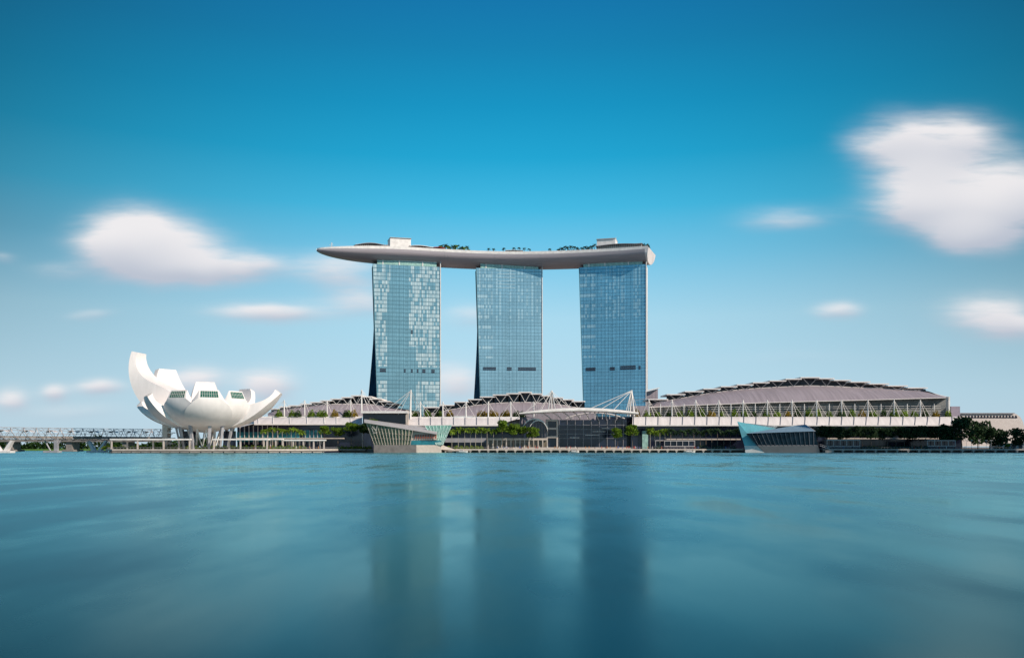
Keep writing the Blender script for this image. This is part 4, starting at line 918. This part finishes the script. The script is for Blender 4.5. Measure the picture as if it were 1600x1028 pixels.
mb = MB(); mb.hexa([P(1281,696.5,596), P(1297,702,596), P(1297,702,599), P(1281,696.5,599)], [P(1281,695.6,596), P(1297,701,596), P(1297,701,599), P(1281,695.6,599)]); mb.build('ramp', PANEL, gw)
mb = MB(); mb.tube([P(1281,693.5,596), P(1297,699,596)], .12, 4); mb.build('handrail', WHITE, gw)
mb = MB(); mb.box(X(1288,596), X(1301,596), 594, 600, -.5, 1.6); mb.build('pontoon', CONC, gw)

# ------------------------------------------------------------ promenade edge
mb = MB(); mb.box(X(530,603), X(572,603), 600, 607, 1.5, 2.45); mb.build('promenade_left', CONCD, kind='structure')
mb = MB(); mb.box(X(712,603), X(1160,603), 600, 607, 1.6, 2.6); mb.build('promenade', CONC, kind='structure')
mb = MB(); mb.box(X(1283,603), X(1700,603), 600, 607, 1.6, 2.6); mb.build('promenade_right', CONC, kind='structure')
pc = 0
lab = {0: 'pale T-shaped support under the promenade in front of the event hall', 1: 'T-shaped support under the shaded promenade at the right'}
for px in list(range(735, 1150, 14))+list(range(1300, 1600, 17)):
    mb = MB(); x = X(px,600); mb.box(x-.85, x+.85, 599.5, 602, 1.0, 1.58); mb.box(x-.4, x+.4, 599.8, 601.5, -1, 1.0)
    g_ = 0 if px < 1160 else 1
    i = (px-735)//14 if g_ == 0 else (px-1300)//17
    tag(mb.build('pier_support', CONC), '%s, %s from the left' % (lab[g_], ORD[i]), 'pier support', 'supports under the promenade')
# steps in front of the event hall
mb = MB()
for i in range(3): mb.box(X(775+i*4,612), X(990-i*4,612), 610+i*3, 622, 2.5+.02, 2.9+i*.35)
mb.build('plaza_steps', CONC, kind='structure')
# framed shelters on the promenade
def shelter(px0, px1, yt, yb, Y, n, label):
    o = thing('shelter', (X((px0+px1)/2,Y), Y, 2.6), label, 'shelter', 'framed promenade shelters')
    z0, z1 = Z(yb,Y), Z(yt,Y); mb = MB(); mb.box(X(px0,Y), X(px1,Y), Y, Y+5, z1-.55, z1); mb.build('roof', STEELW, o); mb = MB(); mb.box(X(px0,Y), X(px1,Y), Y, Y+5, z0-.5, z0); mb.build('floor', STEELW, o)
    for i in range(n+1):
        x = X(px0,Y)+(X(px1,Y)-X(px0,Y)-.35)*i/n; mb = MB(); mb.box(x, x+.35, Y, Y+.35, z0, z1-.56); mb.build('post', STEELW, o)
    mb = MB(); mb.box(X(px0,Y)+.2, X(px1,Y)-.2, Y+3, Y+3.2, z0, z1-.56); mb.build('glass', DARK, o)
    mb = MB(); mb.box(X(px0,Y)+.3, X(px1,Y)-.3, Y+.3, Y+4.6, 2.5, z0-.5); mb.build('plinth', VOID, o)
shelter(1038, 1086, 688, 696.5, 612, 5, 'framed shelter in shade left of the faceted pavilion')
shelter(1292, 1344, 687, 696.8, 612, 5, 'framed shelter in shade just right of the faceted pavilion')
shelter(1449, 1493, 687.5, 696, 612, 4, 'framed shelter in shade near the big dark trees')
shelter(1024, 1038, 687.5, 696.5, 618, 1, 'narrow tall framed shelter left of the longer shaded one')

# ------------------------------------------------------------ trees at promenade level
for i, (px, top) in enumerate([(412,668),(419,666),(426,664),(433,666),(441,667),(448,668),(455,664),(462,666),(468,669),(473,670)]):
    palm(px, top, 618+3*(i % 2), 'sunlit palm between the museum and the leafy trees, %s from the left' % ORD[i], 'sunlit palms by the museum')
for i, (px, top, w, lm) in enumerate([(507,665,25,LEAF),(528,667,24,LEAF),(549,657,31,LEAF),(568,660,22,LEAFD),(580,654,22,LEAF)]):
    tree(px, top, w, 622-3*(i == 2), ['round green tree left of two others beside the palm row','smaller dense tree between the round tree and the tall one','tallest leafy tree left of the leaning pavilion','dark tree squeezed beside the leaning pavilion','green treetop showing above the leaning pavilion roof'][i], 'leafy trees left of the leaning pavilion', lm, trunk_r=.8, cdepth=(14,14,19,18,12)[i])
for i, (px, top) in enumerate([(706,667),(716,664),(726,665),(735,664),(743,665),(752,664),(761,665),(771,666)]):
    palm(px, top, 618+2*(i % 2), 'tall pale-trunked palm right of the leaning pavilion, %s from the left' % ORD[i], 'palms in front of the middle hall', fr=4.3)
for i, px in enumerate([701,713,721,729,737,745,752]):
    shrub(px, 0, 10, 5, 611, 'lime green shrub at the feet of the middle palms, %s from the left' % ORD[i], 'lime shrubs by the promenade', LIME, base=2.6)
for i, (px, top, w, Y, lm) in enumerate([(785,656,27,620,LEAF),(802,661,22,622,LEAF),(816,664,18,624,LEAF),(834,666,25,622,LEAF),(965,667,20,618,LEAF),(988,663,27,622,LEAF),(1015,667,14,632,LEAFD)]):
    tree(px, top, w, Y, ['tallest leafy tree at the right end of the palm row','second leafy tree right of the palm row','thin leafy tree before the entrance vault','round tree standing before the vaulted entrance','small tree at the right end of the dark event hall','broad tree under the foot of the right big mast','small dark tree at the start of the shaded palms'][i], 'leafy trees around the event hall', lm, trunk_r=.7, cdepth=(20,18,15,18,18,18,12)[i])
for i, px in enumerate([1016,1023,1031,1039,1048,1057,1066,1075,1084,1094,1103,1112,1121,1131,1141,1150]):
    palm(px, 665+(i*7 % 4), 618+4*(i % 2), 'palm in the shaded row left of the faceted pavilion, %s from the left' % ORD[i], 'shaded palms left of the faceted pavilion', lm=LEAFP if i < 4 else LEAFS, fr=4.6, tm=PTRUNK if i < 4 else TRUNK)  # past the sunlit four, shade is put into leaf and bark colour
for i, px in enumerate([1094,1101,1118,1126,1145,1030]):
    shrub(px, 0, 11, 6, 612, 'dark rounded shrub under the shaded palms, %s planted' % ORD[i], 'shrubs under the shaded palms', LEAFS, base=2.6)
for i, px in enumerate([1284,1296,1309,1322,1335,1348,1361,1374,1387,1400,1413,1426,1439,1452,1465]):
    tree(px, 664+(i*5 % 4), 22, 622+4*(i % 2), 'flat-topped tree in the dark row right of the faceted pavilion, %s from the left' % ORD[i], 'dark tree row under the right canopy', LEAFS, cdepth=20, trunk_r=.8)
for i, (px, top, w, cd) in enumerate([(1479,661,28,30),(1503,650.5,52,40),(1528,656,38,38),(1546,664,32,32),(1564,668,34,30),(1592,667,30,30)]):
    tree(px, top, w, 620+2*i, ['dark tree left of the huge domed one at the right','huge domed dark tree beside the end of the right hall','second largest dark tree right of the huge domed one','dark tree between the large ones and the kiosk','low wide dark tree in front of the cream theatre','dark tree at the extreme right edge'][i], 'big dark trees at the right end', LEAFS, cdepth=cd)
shrub(1575, 0, 12, 9, 622, 'bright green bush by the cream theatre wall', 'bushes at the far right', LEAF, base=2.6)
shrub(1560, 0, 14, 5, 612, 'dark low bush left of the white kiosk', 'bushes at the far right', LEAFS, base=2.6)
for i, px in enumerate(list(range(1350, 1448, 8))):
    shrub(px, 0, 12, 5, 611, 'low dark shrub in the bed between the right shelters, %s from the left' % ORD[i], 'shrubs between the right shelters', LEAFS, base=2.6)
# planting mound by the promenade left of the pavilion
for i, px in enumerate(range(528, 582, 7)):
    shrub(px, 0, 10, 4.6, 611, 'lime shrub in the bed left of the leaning pavilion, %s from the left' % ORD[i], 'lime shrubs left of the leaning pavilion', LIME if i % 2 else LEAF, base=2.6)

# ------------------------------------------------------------ boats
def boat(px, py, ln, Y, label, cabin=True):
    o = thing('boat', (X(px,Y), Y, 0), label, 'boat', 'small boats at the promenade'); x = X(px,Y); h = ln/2
    mb = MB(); rows = []
    for i in range(9):
        t_ = i/8; xx = x-h+ln*t_; w = 1.5*(1-abs(2*t_-1)**3*(.9 if t_ > .5 else .4)); sheer = .75+.35*t_**2
        rows.append([(xx,Y-w,sheer),(xx,Y-w*.8,.1),(xx,Y,-.35),(xx,Y+w*.8,.1),(xx,Y+w,sheer),(xx,Y,sheer-.05),(xx,Y-w,sheer)])
    mb.grid(rows, True); mb.build('hull', WHITE, o)
    mb = MB(); mb.hexa([(x-h*.55,Y-1.1,.75),(x+h*.45,Y-1.1,.75),(x+h*.45,Y+1.1,.75),(x-h*.55,Y+1.1,.75)], [(x-h*.45,Y-1,2.0),(x+h*.2,Y-1,2.0),(x+h*.2,Y+1,2.0),(x-h*.45,Y+1,2.0)]); mb.build('cabin', WHITE, o)
    mb = MB(); mb.hexa([(x-h*.45,Y-1.13,1.2),(x+h*.3,Y-1.13,1.2),(x+h*.3,Y+1.13,1.2),(x-h*.45,Y+1.13,1.2)], [(x-h*.42,Y-1.06,1.75),(x+h*.2,Y-1.06,1.75),(x+h*.2,Y+1.06,1.75),(x-h*.42,Y+1.06,1.75)]); mb.build('window', VOID, o)
boat(722, 705, 8, 588, 'white cabin boat by the landing stage of the left pavilion')
boat(897, 706, 7, 592, 'small white motor boat moored in front of the event hall')
boat(1077, 706, 8, 588, 'white water taxi moored left of the faceted pavilion')

# ------------------------------------------------------------ people on the promenade (each one continuous skin body)
def person_mesh(seed, m):
    me = bpy.data.meshes.new('person'); st = .12+.06*(seed % 3)
    v = [(0,0,.95),(0,0,1.2),(0,0,1.42),(0,0,1.52),(0,-.01,1.64),(0,-.01,1.73),
         (.10,0,.9),(.11,-st,.5),(.11,-st*1.2,.06),(.11,-st*1.2-.14,.03), (-.10,0,.9),(-.11,st,.5),(-.11,st*1.5,.06),(-.11,st*1.5-.14,.03),
         (.19,0,1.40),(.25,st*.6,1.12),(.24,st*.3-.12,.88), (-.19,0,1.40),(-.25,-st*.6,1.12),(-.24,-st*.8,.88)]
    e = [(0,1),(1,2),(2,3),(3,4),(4,5),(0,6),(6,7),(7,8),(8,9),(0,10),(10,11),(11,12),(12,13),(2,14),(14,15),(15,16),(2,17),(17,18),(18,19)]
    r = [.15,.14,.15,.06,.10,.07,.09,.065,.045,.035,.09,.065,.045,.035,.06,.045,.03,.06,.045,.03]
    me.from_pydata(v, e, []); o = bpy.data.objects.new('person', me); col.objects.link(o); md = o.modifiers.new('skin', 'SKIN')
    for i, rr in enumerate(r): me.skin_vertices[0].data[i].radius = (rr, rr)
    me.skin_vertices[0].data[0].use_root = True
    dg = bpy.context.evaluated_depsgraph_get(); m2 = bpy.data.meshes.new_from_object(o.evaluated_get(dg)); bpy.data.objects.remove(o)
    m2.materials.clear(); m2.materials.append(m)
    for p in m2.polygons: p.use_smooth = True
    return m2
cloth = [('white', (.75,.73,.7)), ('red', (.5,.06,.05)), ('dark', (.03,.03,.05)), ('blue', (.07,.14,.4)), ('orange', (.6,.25,.06))]
pm = [person_mesh(i, mat(cn_+' clothing', c_, .8)) for i, (cn_, c_) in enumerate(cloth)]
spots = []
rp = random.Random(11)
for j in range(62): spots.append((rp.uniform(770, 1000), rp.uniform(601.5, 606), 2.6, 'strolling on the promenade edge before the event hall'))
for j in range(10): spots.append((rp.uniform(1010, 1145), rp.uniform(602, 606), 2.6, 'walking on the shaded promenade left of the faceted pavilion'))
for j in range(18): spots.append((rp.uniform(380, 500), rp.uniform(560, 566), 2.6, 'standing on the quay in front of the palms'))
for j in range(10): spots.append((rp.uniform(1310, 1580), rp.uniform(602, 606), 2.6, 'walking on the dark promenade at the far right'))
cnt = {}
for j, (px, Y, z, where) in enumerate(spots):
    kk = j % 5; o = bpy.data.objects.new('person', pm[kk]); col.objects.link(o); o.location = (X(px,Y), Y, z); o.rotation_euler = (0,0,rp.uniform(0,6.28)); o.scale = (1.05,)*3
    tag(o, 'tiny figure in %s clothing %s' % (cloth[kk][0], where), 'person', 'people in %s clothing %s' % (cloth[kk][0], where))

# ------------------------------------------------------------ street lamps on the terraces and quay
def lamp(px, Y, base, h, label):
    o = thing('street_lamp', (X(px,Y), Y, base), label, 'street lamp', 'street lamps'); x = X(px,Y)
    mb = MB(); mb.tube([(x,Y,base),(x,Y,base+h)], .11, 5, .07); mb.build('pole', STEELW, o)
    mb = MB(); mb.tube([(x-.9,Y,base+h),(x+.9,Y,base+h)], .16, 5); mb.build('lamp_head', WHITE, o)
for i, px in enumerate([1510,1518,1530,1541,1549]): lamp(px, 610, 2.6, 6, 'thin pale lamp post before the big dark trees, %s from the left' % ORD[i])
lamp(529, 660, Z(651,660), 4.5, 'lone lamp post on the left hall terrace'); lamp(745, 660, Z(651,660), 4.5, 'lone lamp post on the middle hall terrace')

# ------------------------------------------------------------ office towers on the near right shore: they shade the right promenade
hd = Vector((math.sin(R(SUN_AZ)), -math.cos(R(SUN_AZ)), 0)); tn_ = math.tan(R(SUN_EL))
MB().slab([(430, -250), (1400, -250), (1400, 590), (430, 430)], -1, 2.4).build('near_shore', PAVE, kind='structure')
for i, (x, zc, dist, w) in enumerate([(168,18,400,12),(213,18,440,35),(288,20,410,43),(373,21,440,45),(470,22,420,53)]):
    q_ = Vector((x, 620, 0))+hd*dist; h = zc+tn_*(dist-18)
    o = thing('office_tower', (q_.x, q_.y, 2.4), 'tall glass office tower on the near right shore, %s of five counted from the bay' % ORD[i], 'office tower', 'office towers on the right shore', R(SUN_AZ))
    mb = MB(); mb.box(-w/2, w/2, -18, 18, 0, h-2.4); mb.build('glass_wall', GT, o); mb = MB(); mb.box(-w/2+3, w/2-3, -12, 12, h-2.4, h+2); mb.build('plant_room', CONC, o)
